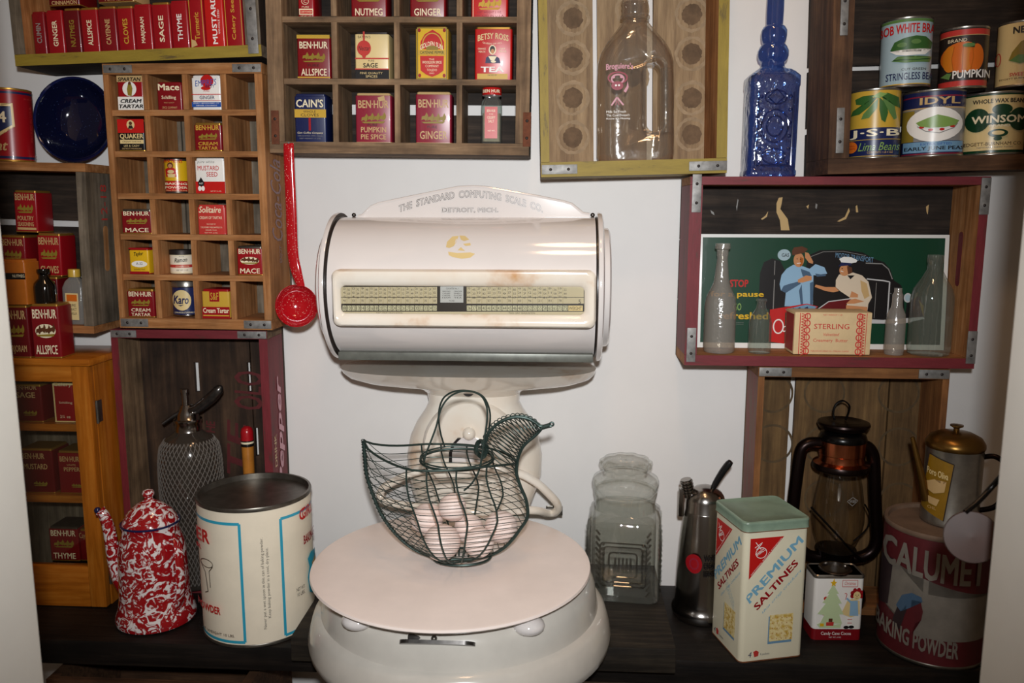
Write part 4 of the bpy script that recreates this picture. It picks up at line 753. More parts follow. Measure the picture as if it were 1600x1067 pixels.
# ------------------------------------------------------------------ turned things given by their outline
def turned(fr, axis_x, d, prof, m, seg=40, caps=(False, False), kx=1.0, x_of=None):
    """prof: (half width, y[, material]) as seen; returns profile in metres + base z"""
    out = []
    for e in prof:
        hw, y = e[0], e[1]; c = fr.px(axis_x, y, d); r = fr.px(axis_x+hw, y, d).x-c.x
        out.append((max(r, 0), c.z)+tuple(e[2:3]))
    return out, fr.px(axis_x, prof[-1][1], d)
def bottle(fr, name, label, ax, d, prof, m, zbase, cat='bottle', group=None, ky=1.0, seg=36, ripple=0):
    pr, c = turned(fr, ax, d, prof, m, seg); zlow = min(p[1] for p in pr)
    pr = [(p[0], p[1]-zlow)+p[2:] for p in pr][::-1]
    mb = MB(); mb.lathe([(0, 0.0006)]+[(pr[0][0]*.9, 0.0002)]+pr, m, seg, ky=ky)
    o = mb.build(name, None, fr.M @ Tr(c.x, d, zbase)); tag(o, label, cat, group); return o
fl6 = -C6.h/2+.0164
g6 = 'clear glass bottles in the red crate'
bottle(C6, 'soda_bottle', 'tall clear soda bottle with embossed body at the left of the red crate', 1123, .035, [(11.5, 378), (12, 386), (9, 388), (9, 396), (8, 400), (10, 420), (12, 438), (16, 448), (22, 460), (24.5, 472), (24.5, 535), (24, 544), (22, 547)], 'dusty_glass', fl6, group=g6)
bottle(C6, 'milk_bottle', 'small square-shouldered clear milk bottle beside the butter carton', 1186, .03, [(8, 467), (8.5, 470), (7, 472), (7, 477), (8, 482), (15, 494), (17.5, 503), (17.5, 545), (16.5, 551)], 'bottle_glass', fl6, group=g6)
bottle(C6, 'extract_bottle', 'narrow cloudy clear bottle with an upright neck right of the butter carton', 1396, .03, [(6, 450), (6, 456), (8, 460), (8, 472), (9, 480), (13.5, 490), (15, 502), (15, 546), (14, 553)], 'dusty_glass', fl6, group=g6)
bottle(C6, 'medicine_bottle', 'large clear bottle with rounded shoulders at the right of the red crate', 1450, .035, [(12, 397), (12.5, 408), (11, 410), (11.5, 420), (20, 436), (29, 450), (32, 462), (32.5, 475), (32.5, 540), (31, 550), (28, 552)], 'bottle_glass', fl6, group=g6)

# blue bottle on the red crate
def blue_bottle():
    ax, d = 1199, .045; ztop = C6.h/2; fr = C6
    def R(hw, y): return fr.px(ax+hw, y, d).x-fr.px(ax, y, d).x
    zb = fr.px(ax, 267, d).z
    def Zz(y): return fr.px(ax, y, d).z-zb
    g = MB()
    sq = [(37, 267), (38, 264), (38, 258), (36.5, 256), (37, 240), (37.5, 130), (38.5, 127), (38.5, 112), (37, 110), (31, 104), (25, 100)]
    g.loft([[(x, y, Zz(yy)) for x, y in rrect(2*R(hw, yy), 2*R(hw, yy)*.92, R(hw, yy)*.3, 5)] for hw, yy in sq], 'blue_glass', True, (True, False))
    neck = [(25, 100), (19, 95), (18, 88), (22, 84), (24, 78), (24, 70), (21, 63), (17, 58), (19, 53), (20, 46), (20, 38), (17, 32), (13, 29), (13.5, 8), (13, -30), (15, -34), (15, -44), (12, -46)]
    g.lathe([(R(a, b), Zz(b)) for a, b in neck], 'blue_glass_smooth', 32, caps=(False, True))
    c = fr.px(ax, 267, d)
    o = empty('blue_bottle', fr.M @ Tr(c.x, d, ztop+.0006) , 'tall cobalt blue embossed glass bottle standing on the red crate', 'bottle')
    g.build('glass', o, o.matrix_world)
    s = MB()                                                                    # raised embossing
    R0 = R(37.5, 200)
    yf = -R0*.92-.0003
    for (cx, cz, rx, rz) in ((0, Zz(190), .02, .024), (0, Zz(190), .012, .015), (0, Zz(146), .016, .010), (0, Zz(236), .017, .011)):
        s.tube([(cx+rx*cos(2*pi*i/28), yf, cz+rz*sin(2*pi*i/28)) for i in range(28)], .0013, 'blue_glass_smooth', 6, True)
    for sx in (-1, 1):
        s.tube([(sx*.026, yf, Zz(250)), (sx*.026, yf, Zz(138))], .0014, 'blue_glass_smooth', 6)
        for k in range(6): s.ball((sx*.0215, yf, Zz(245-k*20)), .003, 'blue_glass_smooth', 10, k=(1, .5, 1))
    s.tube([(-.026, yf, Zz(250)), (.026, yf, Zz(250))], .0014, 'blue_glass_smooth', 6); s.tube([(-.012, yf, Zz(146)), (0, yf, Zz(133)), (.012, yf, Zz(146)), (0, yf, Zz(157)), (-.012, yf, Zz(146))], .0012, 'blue_glass_smooth', 6)
    s.build('embossing', o, o.matrix_world)
blue_bottle()

# milk jug in the yellow crate
def milk_jug():
    fr, d = C4, .048; ax = 992; zf = -fr.h/2+.0222
    c = fr.px(ax, 245, d)
    def R(hw, y): return fr.px(ax+hw, y, d).x-fr.px(ax, y, d).x
    def Zz(y): return fr.px(ax, y, d).z-fr.px(ax, 245, d).z
    pf = [(54, 245), (57, 242), (59, 234), (59, 200), (59, 120), (58, 92), (54, 76), (45, 60), (34, 46), (25, 34), (19.5, 26), (19, 22)]
    g = MB(); rings = []
    for hw, y in pf:
        k = min(1, max(0, (y-22)/60)); w = 2*R(hw, y); dp = min(w, .078)*(1 if y > 70 else 1); rings.append([(x, yy, Zz(y)) for x, yy in rrect(w, dp, min(w, dp)*(.5-.13*k)*.98, 7)])
    g.loft(rings, 'jug_glass', True, (True, True))
    tmp = g.build('jug_glass_body', None, None, weld=True)
    cut = MB(); cut.loft([[(R(26, 150)+a, yy, Zz(147)+b) for a, b in rrect(R(30, 150)*1.0, Zz(92)-Zz(203), R(14, 150), 8)] for yy in (-.07, .07)], 'jug_glass', True, (True, True))
    cu = cut.build('cutter', None, None, weld=True)
    bm_ = tmp.modifiers.new('b', 'BOOLEAN'); bm_.operation = 'DIFFERENCE'; bm_.object = cu; bm_.solver = 'EXACT'
    dg = bpy.context.evaluated_depsgraph_get(); me = bpy.data.meshes.new_from_object(tmp.evaluated_get(dg)); me.name = 'milk_jug'
    for p in me.polygons: p.use_smooth = abs(p.normal.z) < .95 or True
    o = empty('milk_jug', fr.M @ Tr(c.x, d, zf), 'large clear glass milk jug with moulded handle in the yellow crate', 'jug')
    ob = bpy.data.objects.new('glass', me); COL.objects.link(ob); ob.parent = o; ob.matrix_world = o.matrix_world
    for q in (tmp, cu): mm = q.data; bpy.data.objects.remove(q); bpy.data.meshes.remove(mm)
    n = MB(); n.lathe([(R(19, 22), Zz(23)), (R(23, 20), Zz(22)), (R(23, 18), Zz(18)), (R(20, 17), Zz(16)), (R(21, 12), Zz(12)), (R(20, 8), Zz(8)), (R(21, 4), Zz(4)), (R(20, 0), Zz(0)), (R(21, -4), Zz(-4)), (R(20, -8), Zz(-8)), (R(17, -8), Zz(-8))], 'jug_glass', 32); n.build('threaded_neck', o, o.matrix_world)
    hb = MB(); hx = R(26, 150); hb.tube([(hx+a, -.038, Zz(147)+b) for a, b in rrect(R(32, 150), Zz(90)-Zz(206), R(15, 150), 6)], .0028, 'jug_glass', 8, True); hb.tube([(R(48, 150), 0, Zz(100)), (R(49, 150), 0, Zz(200))], .008, 'jug_glass', 12); hb.build('handle', o, o.matrix_world)
    pr = MB(); P = Panel(pr, (440, 310, 590, 620), flat(R(23, 150)*2, Zz(188), Zz(94)-Zz(188), -.0395), eps=.0002)
    P.draw([('t', "Broguiere's", 455, 322, 588, 362, 'p_pink', dict(bold=.04, arc=6)), ('ring', 512, 392, 50, 32, 8, 'p_wine'), ('ring', 512, 398, 34, 26, 8, 'p_pink'), ('e', 490, 388, 9, 7, 'p_pink'), ('e', 532, 388, 9, 7, 'p_pink'), ('e', 510, 432, 30, 22, 'p_wine'), ('e', 503, 430, 5, 5, 'p_white'), ('e', 518, 430, 5, 5, 'p_white'), ('p', [(540, 460), (556, 435), (560, 410), (566, 440), (552, 468)], 'p_pink'), ('l', [(480, 530), (508, 490), (540, 530)], 8, 'p_pink'), ('l', [(500, 530), (508, 505), (518, 530)], 5, 'p_wine'), ('t', 'Milk So Fresh', 455, 556, 552, 568, 'p_white'), ('t', "The Cow Doesn't", 455, 574, 570, 586, 'p_white'), ('t', "Know It's Missing", 455, 592, 572, 604, 'p_white')])
    pr.build('printed_label', o, fr.M @ Tr(c.x, d, zf) @ Tr(fr.px(ax-30, 200, d).x-c.x, 0, 0))
milk_jug()

# C7: upright crate standing on the shelf, right (behind the lantern)
C7 = fit((1180, 572), (1475, 578), (1466, 925), (1174, 925), -.09, .088)
def stand(fr, Z0=0.0):
    """keep the top where it is seen and stretch the height so that the foot meets the shelf"""
    topz = (fr.M @ Vector((0, 0, fr.h/2))).z; fr.h = topz-Z0; c = fr.M.translation; yw = fr.M.to_euler().z
    n = Frame(Tr(c.x, c.y, Z0+fr.h/2+.0004) @ Rz(yw)); n.w, n.h, n.depth = fr.w, fr.h, fr.depth; return n
C7 = stand(C7)
c7 = crate(C7, 'wooden_crate', 'upright worn brown crate standing on the shelf behind the lantern', (.010, .010, .016, .014), inx='rust_wood_x', inz='rust_wood_z', paint_z='rust_wood_z', outz='faded_red_z', back='umber_wood_z', slats=((0, .245), (.275, .79), (.80, 1)), vslats=True)
for a, b in ((-C7.w/2, -C7.w/2+.052), (C7.w/2-.048, C7.w/2)): bracket(c7, C7.M, a+.001, b-.001, C7.h/2-.015, C7.h/2-.001)
for x0, ys in ((1205, (612, 690)), (1285, (612, 692, 775)), (1400, (612, 695, 780))):
    for y in ys:
        c = C7.px(x0, y, .0915); r = .034; st = MB(); P = Panel(st, (-1, -1, 1, 1), lambda u, v, e, c=c: (c.x+(u-.5)*2*r, .0799-e, c.z+(v-.5)*2*r), eps=.0001); n = 36
        q = [(cos(2*pi*i/n), sin(2*pi*i/n)) for i in range(n)]+[(.9*cos(2*pi*i/n), .88*sin(2*pi*i/n)) for i in range(n)]
        P.put(q, [(i, (i+1) % n, (i+1) % n+n, i+n) for i in range(n)], 'stain_soft'); st.build('bottle_stain', c7, C7.M)

# C8: red upright crate, lower left
C8 = fit((175, 517), (417, 515), (436, 925), (200, 925), -.09, .080, wyaw=400)
C8 = stand(C8)
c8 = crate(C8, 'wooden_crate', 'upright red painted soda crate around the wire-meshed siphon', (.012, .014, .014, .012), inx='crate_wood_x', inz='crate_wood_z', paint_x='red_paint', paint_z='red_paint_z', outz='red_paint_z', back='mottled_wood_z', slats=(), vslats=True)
def slotted_back():
    w, h, D = C8.w, C8.h, C8.depth; q = lambda x, y: C8.px(x, y, D-.008); sl = []
    for xa, ya, yb in ((306, 566, 612), (389, 566, 612), (399, 668, 712)):
        sl.append((q(xa-3.6, ya).x, q(xa+3.6, ya).x, q(xa, yb).z, q(xa, ya).z))
    e = [-w/2]
    for a, b, z0, z1 in sl[:2]+sl[2:]:
        MB().box(e[-1], a, D-.008, D, -h/2, h/2, 'mottled_wood_z').build('back_slat', c8, C8.M)
        MB().box(a, b, D-.008, D, -h/2, z0, 'mottled_wood_z').build('back_slat', c8, C8.M); MB().box(a, b, D-.008, D, z1, h/2, 'mottled_wood_z').build('back_slat', c8, C8.M); e.append(b)
    MB().box(e[-1], w/2, D-.008, D, -h/2, h/2, 'mottled_wood_z').build('back_slat', c8, C8.M)
slotted_back()
for a, b in ((-C8.w/2, -C8.w/2+.045), (C8.w/2-.050, C8.w/2)): bracket(c8, C8.M, a+.001, b-.001, C8.h/2-.013, C8.h/2-.001)
side_text(C8, c8, [('t', 'DRINK', 8, 255, 24, 345, 'p_tan', dict(rot=90, bold=.03)), ('t', 'Pepper', 34, 100, 84, 420, 'p_pink', dict(rot=90, bold=.05, shear=.25))], (0, 0, 100, 450), C8.w/2+.0003, .005, .070, C8.h/2-.30, C8.h/2-.02)
for t_, r_ in (('OLO', (368, 620, 410, 660)), ('TE', (355, 655, 385, 740)), ('HE', (322, 657, 336, 676))):
    if t_ == 'OLO': r_ = (366, 580, 412, 640)
    bk = MB(); Pq = Panel(bk, (0, 0, 1600, 1067), lambda u, v, e: (lambda p: (p.x, .0717-e, p.z))(C8.px(u*1600, (1-v)*1067, .0717))); Pq.draw([('t', t_)+r_+('old_red', dict(rot=90, bold=.03, shear=.2))]); bk.build('painted_lettering', c8, C8.M)

# C9: crate behind the tins at far left
C9 = fit((-140, 247), (137, 257), (143, 514), (-120, 520), -.10, .10, wyaw=300)
c9 = crate(C9, 'wooden_crate', 'dark old crate holding stacked red tins at far left', (.02, .016, .013, .012), inx='warm_wood_x', inz='grey_wood_z', outz='grey_wood_z', back='dark_wood_x', slats=((0, .30), (.31, .62), (.66, 1)))
hm = MB(); hm.loft([[(q, .05+a, b+.0) for a, b in rrect(.014, .075, .0065, 5)] for q in (C9.w/2-.001, C9.w/2+.0004)], 'warm_wood_z', False, (False, True)); hm.build('hand_hole', c9, C9.M)
side_text(C9, c9, [('t', '12-18', 40, 60, 62, 170, 'p_salmon', dict(rot=90))], (0, 0, 100, 450), C9.w/2+.0003, .005, .09, -.1, C9.h/2)

# amber glazed cabinet on the shelf, far left
def cabinet():
    Yf = -.145; TR = at(136, 561, Yf); BR = at(181, 925, Yf); x1 = TR[0]; h = TR[2]; w = .30; D = .13; t = .014
    Mx = Tr(x1, Yf, .0004); fr = Frame(Mx); fr.shelves = []; fr.sht = .0135
    o = empty('spice_cabinet', Mx, 'amber pine cabinet with glazed door standing on the shelf at far left', 'cabinet')
    b = MB(); b.box(-w, -w+t, .016, D, 0, h-.012, 'amber_pine_z'); b.build('side_panel', o, Mx)
    b = MB(); b.box(-t, 0, .016, D, 0, h-.012, 'amber_pine_z'); b.build('side_panel', o, Mx)
    b = MB(); b.rbox(-w-.006, .006, -.004, D+.002, h-.012, h, 'amber_pine_x', .003); b.build('top_panel', o, Mx)
    b = MB(); b.box(-w+t, -t, .016, D, 0, .014, 'amber_pine_x'); b.build('bottom_panel', o, Mx)
    b = MB(); b.box(-w+t, -t, D-.006, D, .014, h-.012, 'grey_wood_z'); b.build('back_panel', o, Mx)
    def Z(y): return fr.px(100, y, 0).z
    z1, z2 = Z(679), Z(792)
    for z in (z1, z2):
        b = MB(); b.box(-w+t, -t, .020, D-.007, z, z+.012, 'amber_pine_x'); b.build('shelf', o, Mx); fr.shelves.append(z+.012)
    fr.shelves.append(.014)
    dr = MB(); s = .028; zb = Z(885); zt = Z(597)
    dr.rbox(-s, -.0005, 0, .0155, 0.001, h-.0125, 'amber_pine_z', .002); dr.rbox(-w, -w+s, 0, .0155, 0.001, h-.0125, 'amber_pine_z', .002)
    dr.rbox(-w+s, -s, .0005, .015, 0.001, zb, 'amber_pine_x', .0015); dr.rbox(-w+s, -s, .0005, .015, zt, h-.0125, 'amber_pine_x', .0015)
    d_ = dr.build('door', o, Mx)
    g = MB(); g.box(-w+s, -s, .007, .009, zb, zt, 'window_glass'); g.build('glass_pane', d_, Mx)
    for z in (h-.09, .055):
        k = MB(); k.rbox(0, .0012, .012, .030, z-.018, z+.018, 'dull_tin', .0004); k.tube([(.001, .015, z-.019), (.001, .015, z+.019)], .0022, 'dull_tin', 8); k.build('hinge', o, Mx)
    G = 'spice tins inside the glazed cabinet'
    T = lambda *a, **k: tin(fr, ZC, *a, group=G, d=.03, depth=.05, **k)
    T((58, 165, 188, 340), 'p_deepred', [('t', 'BEN·HUR', 70, 172, 170, 190, 'p_tan'), ('t', 'SAGE', 82, 202, 162, 228, 'p_tan', dict(bold=.03)), ('blob', 135, 298, 28, 12, 'p_olive', 'p_olive')], 'red sage tin behind glass on the top cabinet shelf')
    T((236, 160, 322, 342), 'p_red', [('l', [(242, 162), (242, 340)], 6, 'p_butter'), ('l', [(238, 338), (320, 338)], 5, 'p_butter'), ('t', 'Celery', 244, 155, 320, 180, 'p_cream'), ('t', 'Schilling', 262, 245, 318, 258, 'p_cream'), ('t', '2¼ oz', 262, 308, 306, 322, 'p_cream')], 'red and cream celery tin behind glass on the top cabinet shelf', rim='p_butter')
    T((100, 440, 238, 645), 'p_deepred', [('t', 'BEN·HUR', 110, 462, 205, 488, 'p_tan', dict(bold=.02)), ('t', 'MUSTARD', 115, 510, 215, 535, 'p_tan', dict(bold=.02)), ('blob', 180, 600, 28, 12, 'p_olive', 'p_olive')], 'dull red mustard tin behind glass on the middle cabinet shelf')
    T((258, 450, 360, 650), 'p_crimson', [('t', 'BEN·HUR', 270, 476, 352, 500, 'p_tan', dict(bold=.02)), ('t', 'WHITE', 298, 512, 336, 520, 'p_tan'), ('t', 'PEPPER', 285, 526, 352, 545, 'p_tan', dict(bold=.02)), ('blob', 335, 610, 22, 10, 'p_olive', 'p_olive')], 'wine red pepper tin behind glass on the middle cabinet shelf')
    T((218, 775, 342, 920), 'p_crimson', BH(218, 775, 342, 920, 'THYME'), 'red tin with silver lid behind glass on the lowest cabinet shelf', lid='dull_tin')
    T((346, 785, 412, 920), 'p_crimson', [('t', 'Cayenne', 348, 800, 405, 830, 'p_tan')], 'red cayenne tin half hidden by the lower cabinet door frame')
    return fr, h, Yf
CAB, CABH, CABY = cabinet()
CAB.shelves.append(CABH)
# red tins stacked on the cabinet and in the crate behind it
G = 'stacked red spice tins at far left'
def stk2(fr, rect, base, els, label, z=None, **k): return tin(fr, Z2, rect, base, els, label, group=G, zfix=z, **k)
stk2(CAB, (20, 815, 165, 1062), 'p_deepred', BH(20, 815, 165, 1062, 'MARJORAM', m='p_tan'), 'dull red marjoram tin on the cabinet top under the orange tin', z=CABH+.0005, d=.002, depth=.040)
stk2(CAB, (180, 808, 328, 1046), 'p_crimson', BH(180, 808, 328, 1046, 'ALLSPICE', oval=True), 'red allspice tin with an oval picture on the cabinet top', z=CABH+.0005, d=.002, depth=.040, yaw=.04)
zA = CAB.px(*Z2(100, 812), .002).z
stk2(CAB, (-5, 570, 150, 808), 'orange_tin', [('r', -5, 640, 150, 674, 'p_black'), ('t', 'NUTMEG', 82, 648, 146, 664, 'p_cream'), ('t', 'S', 5, 645, 25, 668, 'p_cream')], 'orange tin with a black band standing on the marjoram tin', z=zA, d=.003, depth=.038, rim='orange_tin')
zB = CAB.px(*Z2(252, 808), .002).z
P_ = [(9, 423), (9.5, 427), (8.5, 430), (7, 432), (7.5, 437), (14, 444), (15.5, 450), (15.5, 470), (15, 475)]
bb = bottle(CAB, 'extract_bottle', 'squat black glass bottle standing on the allspice tin', 72, .021, P_, 'dark_glass', zB, cat='bottle')
G9 = C9
stk2(C9, (205, 660, 322, 905), 'p_deepred', BH(205, 660, 322, 905, 'SAGE', m='p_tan'), 'dark red tin in the crate behind the black bottle', d=.030, depth=.04)
stk2(C9, (40, 660, 165, 905), 'p_deepred', BH(40, 660, 165, 905, 'CINNAMON', m='p_tan'), 'dark red tin in the crate behind the orange tin', d=.030, depth=.04)
zz = max([TOP[k] for k in list(TOP)[-2:]])+.0006
stk2(C9, (12, 438, 145, 655), 'p_crimson', BH(12, 438, 145, 655, 'PAPRIKA', m='p_tan'), 'red tin in the second tier at the far left edge', z=zz, d=.030, depth=.045)
stk2(C9, (208, 428, 335, 655), 'p_red', BH(208, 428, 335, 655, 'CLOVES', m='p_tan'), 'red cloves tin in the second tier of the stack', z=zz, d=.030, depth=.045)
zz = max(TOP.values() if 0 else [TOP[k] for k in list(TOP)[-2:]])+.0006
stk2(C9, (84, 196, 206, 428), 'p_red', BH(84, 196, 206, 405, 'POULTRY', two='SEASONING', m='p_tan')+[('r', 100, 402, 200, 414, 'p_tan')], 'red poultry seasoning tin, topmost of the stack', z=zz, d=.030, depth=.045)
def extract():
    d = .022; c = C9.px(120, 500, d); z = C9.shelves[0]+.0005
    def R(p): return C9.px(121+p, 470, d).x-C9.px(121, 470, d).x
    def Zz(y): return C9.px(121, y, d).z-C9.px(121, 502, d).z
    o = empty('extract_bottle', C9.M @ Tr(c.x, d, z), 'flat clear extract bottle with a yellow cap and paper label', 'bottle')
    b = MB(); rr = [[(x, y, Zz(yy)) for x, y in rrect(2*R(a), 2*R(a)*.6, R(a)*.25, 4)] for a, yy in ((15, 502), (16, 500), (16, 446), (12, 436), (6.5, 430), (6.5, 427))]
    b.loft(rr, 'dusty_glass', True, (True, False)); b.build('glass', o, o.matrix_world)
    b = MB(); b.lathe([(0, Zz(429)), (R(8.5), Zz(429)), (R(8.5), Zz(419)), (R(8), Zz(417)), (0, Zz(417))], 'p_mustard', 24); b.build('cap', o, o.matrix_world)
    b = MB(); P = Panel(b, (0, 0, 10, 20), flat(R(10)*2, Zz(495), Zz(454)-Zz(495), -R(16)*.61)); P.draw([('r', 0, 0, 10, 20, 'p_butter'), ('r', 1, 1, 9, 6, 'p_orange'), ('t', 'PURE', 2, 8, 8, 10, 'p_ink'), ('t', 'EXTRACT', 1.5, 11, 8.5, 13, 'p_ink'), ('t', 'VANILLA', 1.5, 14, 8.5, 16, 'p_ink')]); b.build('paper_label', o, o.matrix_world)
extract()
# red can and blue basin on top of the far left crate
ztop9 = C9.h/2
rc = can(C9, Z1, (-44, 468, 164, 876), 'p_red', [('p', [(-30, 560), (20, 570), (72, 552), (76, 680), (40, 700), (0, 740), (-30, 750)], 'p_butter'), ('p', [(-30, 572), (20, 582), (62, 570), (64, 672), (35, 690), (-5, 722), (-30, 735)], 'p_navy'), ('t', '4', 2, 600, 40, 660, 'p_cream', dict(bold=.04)), ('t', 'at', -10, 770, 40, 815, 'p_tan', dict(shear=.35, bold=.03)), ('t', 'NET WEIGHT', 120, 520, 160, 528, 'p_salmon'), ('t', 'PACKED IN U.S.A.', 140, 560, 150, 760, 'p_salmon', dict(rot=90)), ('t', 'ONE POUND', 125, 836, 168, 844, 'p_salmon')], 'large red can with blue shield on the far left crate top', d=.04, rim='gold_rim', bands=((488, 500, 'p_navy'), (845, 858, 'p_navy')), group=None, name='coffee_can', zfix=ztop9+.0005)
def basin():
    Y = -.055; c = at(115, 190, Y); zt = (C9.M @ Vector((0, 0, ztop9))).z
    rx = .5*(at(168, 190, Y)[0]-at(50, 190, Y)[0])*.98
    n = 18; mb = MB()
    # bowl axis points at the viewer, leaning back on the wall
    prof = [(1.0, -.002, 'navy_rim'), (1.02, .003, 'navy_rim'), (.985, .006, 'navy_rim'), (.93, .004), (.86, .012), (.70, .035), (.45, .047), (0, .050)]
    rings = []; seg = 48
    T = Tr(c[0], Y, c[2]) @ Rz(radians(8)) @ Matrix.Rotation(radians(90-9), 4, 'X') 
    pr = [(rx*a, -h*0.9)+tuple(q) for a, h, *q in prof]
    mb.lathe(pr, 'basin_enamel', seg, ky=1.1)
    o = mb.build('enamel_basin', None, T); tag(o, 'dark blue speckled enamel basin propped against the wall', 'basin')
    lo = min((o.matrix_world @ v.co).z for v in o.data.vertices); o.location.z += zt-lo+.0005
    hi = max((o.matrix_world @ v.co).y for v in o.data.vertices)
    o.location.y -= max(0, hi+.002)
basin()

# ------------------------------------------------------------------ computing scale
SX = -.145; PLZ = .162
def scale():
    root = empty('computing_scale', Tr(SX, -.27, RP+.0004), 'large white enamel shop scale with cylindrical price drum and round platter', 'scale'); MW = root.matrix_world
    def part(mb, n, par=None): return mb.build(n, par or root, None)
    W0 = Matrix.Translation((-SX, .27, -RP-.0004))                                # world -> root
    def bld(mb, n, par=None):
        o = mb.build(n, root if par is None else par); o.data.transform(W0); return o
    z0 = RP+.0004
    b = MB(); by = -.262; q = 1/.94
    b.lathe([(0, z0+.004), (.20, z0+.004), (.212, z0), (.218, z0+.006), (.219, z0+.016), (.216, z0+.030), (.211, z0+.046), (.206, z0+.052), (.200, z0+.055), (.198, z0+.064), (.195, z0+.085), (.188, z0+.098), (.172, z0+.106), (.10, z0+.112), (0, z0+.113)], 'base_enamel', 72, SX, by)
    bld(b, 'base')
    p = MB(); px_, py_ = -.154, -.288
    p.lathe([(0, PLZ-.012), (.17, PLZ-.011), (.192, PLZ-.008), (.197, PLZ-.004), (.196, PLZ-.001), (.192, PLZ), (0, PLZ+.0005)], 'enamel_plate', 80, px_, py_)
    bld(p, 'platter')
    for x, y in ((558, 938), (826, 950)):
        c = at(x, y, -.42); f_ = MB(); f_.ball((c[0], c[1], PLZ-.024), .019, 'enamel_white', 20, k=(1.1, 1, .62)); bld(f_, 'platter_foot')
    e = MB(); c = at(683, 968, -.452); zc = c[2]
    T = Tr(c[0], -.452, PLZ-.034) @ Matrix.Rotation(radians(-35), 4, 'X')
    e.loft([[(x, y, z) for x, y in rrect(.094, .028, .0138, 8)] for z in (-.003, .0015)], 'pewter', True, T=T)
    e.rbox(-.038, .022, -.001, .012, .0015, .010, 'pewter', .003, T=T); e.ball((-.004, -.004, .004), .004, 'dull_tin', 12, T=T); bld(e, 'level_gauge')
    # column: bulging clock-shaped body with a flared neck under the drum
    YC = -.052
    L = [(545, 563), (547, 572), (553, 580), (575, 588), (610, 592), (640, 594), (658, 599), (668, 610), (671, 624), (665, 638), (652, 656), (642, 678), (637, 705), (638, 735), (645, 762), (655, 790), (665, 820), (668, 850)]
    Rr = [(930, 563), (928, 573), (921, 581), (900, 589), (872, 592), (842, 594), (824, 599), (813, 610), (811, 624), (818, 636), (832, 656), (842, 678), (847, 705), (846, 735), (838, 762), (827, 790), (818, 820), (815, 850)]
    rings = []
    n = 32
    for (xl, yl), (xr, yr) in zip(L, Rr):
        y = (yl+yr)/2; a = at(xl, y, YC); c2 = at(xr, y, YC); cx = (a[0]+c2[0])/2; hw = (c2[0]-a[0])/2; z = a[2]
        k = min(1, max(0, (y-563)/50)); dep = .048 if y > 600 else .048+.04*(1-k); cy = YC-(0 if y > 600 else .044*(1-k))
        if y > 760: dep = .048
        rings.append([(cx+hw*(1 if cos(t) > 0 else -1)*abs(cos(t))**.75, cy+dep*(1 if sin(t) > 0 else -1)*abs(sin(t))**.85, z) for t in [2*pi*j/n for j in range(n)]])
    b = MB(); b.loft(rings[::-1], 'enamel_cream', True); bld(b, 'column')
    yf = YC-.048
    def disc(mb, px, py, r, y0, y1, m, seg=40, k=.94):
        c = at(px, py, y0); rr = r*mpp(px, py, y0)
        T = Tr(c[0], y0, c[2]) @ Matrix.Rotation(pi/2, 4, 'X')
        mb.lathe([(rr, y0-y1-0 if 0 else 0), (rr, (y0-y1)*.6), (rr*k, (y0-y1)), (0, (y0-y1)*1.02)], m, seg, T=T); return c
    b = MB(); disc(b, 737, 697, 76, yf+.012, yf-.004, 'enamel_cream'); bld(b, 'front_cover')
    b = MB(); disc(b, 734, 606, 10, -.100, -.121, 'pewter', 20); bld(b, 'screw')
    c = at(733, 677, yf-.012); b = MB(); b.ball((c[0], yf-.014, c[2]), .0105, 'enamel_cream', 20); bld(b, 'knob')
    b = MB(); pts = [(706, 722), (706, 706), (712, 692), (722, 683), (740, 682), (756, 690), (760, 705), (752, 722)]
    q = [at(x, y, yf-.005) for x, y in pts]; b.prism([(p[0], p[2]) for p in q], yf-.010, yf-.004, 'enamel_white'); bld(b, 'shield_plate')
    b = MB(); q = [at(x, y, yf-.006) for x, y in [(702, 722), (702, 706), (706, 694), (715, 684), (720, 684), (711, 694), (707, 706), (707, 722)]]; b.prism([(p[0], p[2]) for p in q], yf-.011, yf-.0045, 'p_black'); bld(b, 'dial_slot')
    # yoke: flattened ring round the column foot
    pts = []
    for x, y, Y in ((597, 765, -.10), (620, 750, -.10), (660, 735, -.105), (735, 728, -.112), (800, 736, -.11), (835, 752, -.10), (856, 770, -.09), (870, 786, -.08), (871, 797, -.07), (858, 802, -.065), (828, 797, -.10), (735, 800, -.125), (650, 792, -.115), (600, 782, -.105)):
        pts.append(tuple(at(x, y, Y-.012)))
    b = MB(); b.tube(spline(pts, 5, True), .0068, 'enamel_cream', 10, True); bld(b, 'yoke_ring')
    b = MB(); a = at(866, 800, -.06); b.rbox(a[0]-.012, a[0]+.012, -.07, -.05, RP+.12, a[2], 'dull_tin', .002)
    bld(b, 'bracket_foot')
    # drum
    yc, zc, R = -.122, .538, .106; x0, x1 = -.338, .047; xm = (x0+x1)/2
    TX = Tr(xm, yc, zc) @ Matrix.Rotation(pi/2, 4, 'Y'); hl = (x1-x0)/2
    b = MB(); b.lathe([(R, -hl), (R, hl)], 'enamel_white', 96, T=TX); bld(b, 'drum_housing')
    for sgn in (-1, 1):
        b = MB(); R2 = R+.0065
        pr = [(0, hl+.001), (R*.99, hl+.001, 'p_ink'), (R+.001, hl+.0015, 'p_ink'), (R+.001, hl+.003, 'p_ink'), (R2, hl+.0035), (R2+.001, hl+.006), (R2, hl+.010), (R2-.004, hl+.012)]
        pr += [(R*.86, hl+.0125), (R*.85, hl+.020), (R*.82, hl+.0225), (0, hl+.0235)]
        if sgn < 0: pr = [(a[0], -a[1])+tuple(a[2:]) for a in pr][::-1]
        b.lathe(pr, 'enamel_white', 96, T=TX); bld(b, 'end_cap')
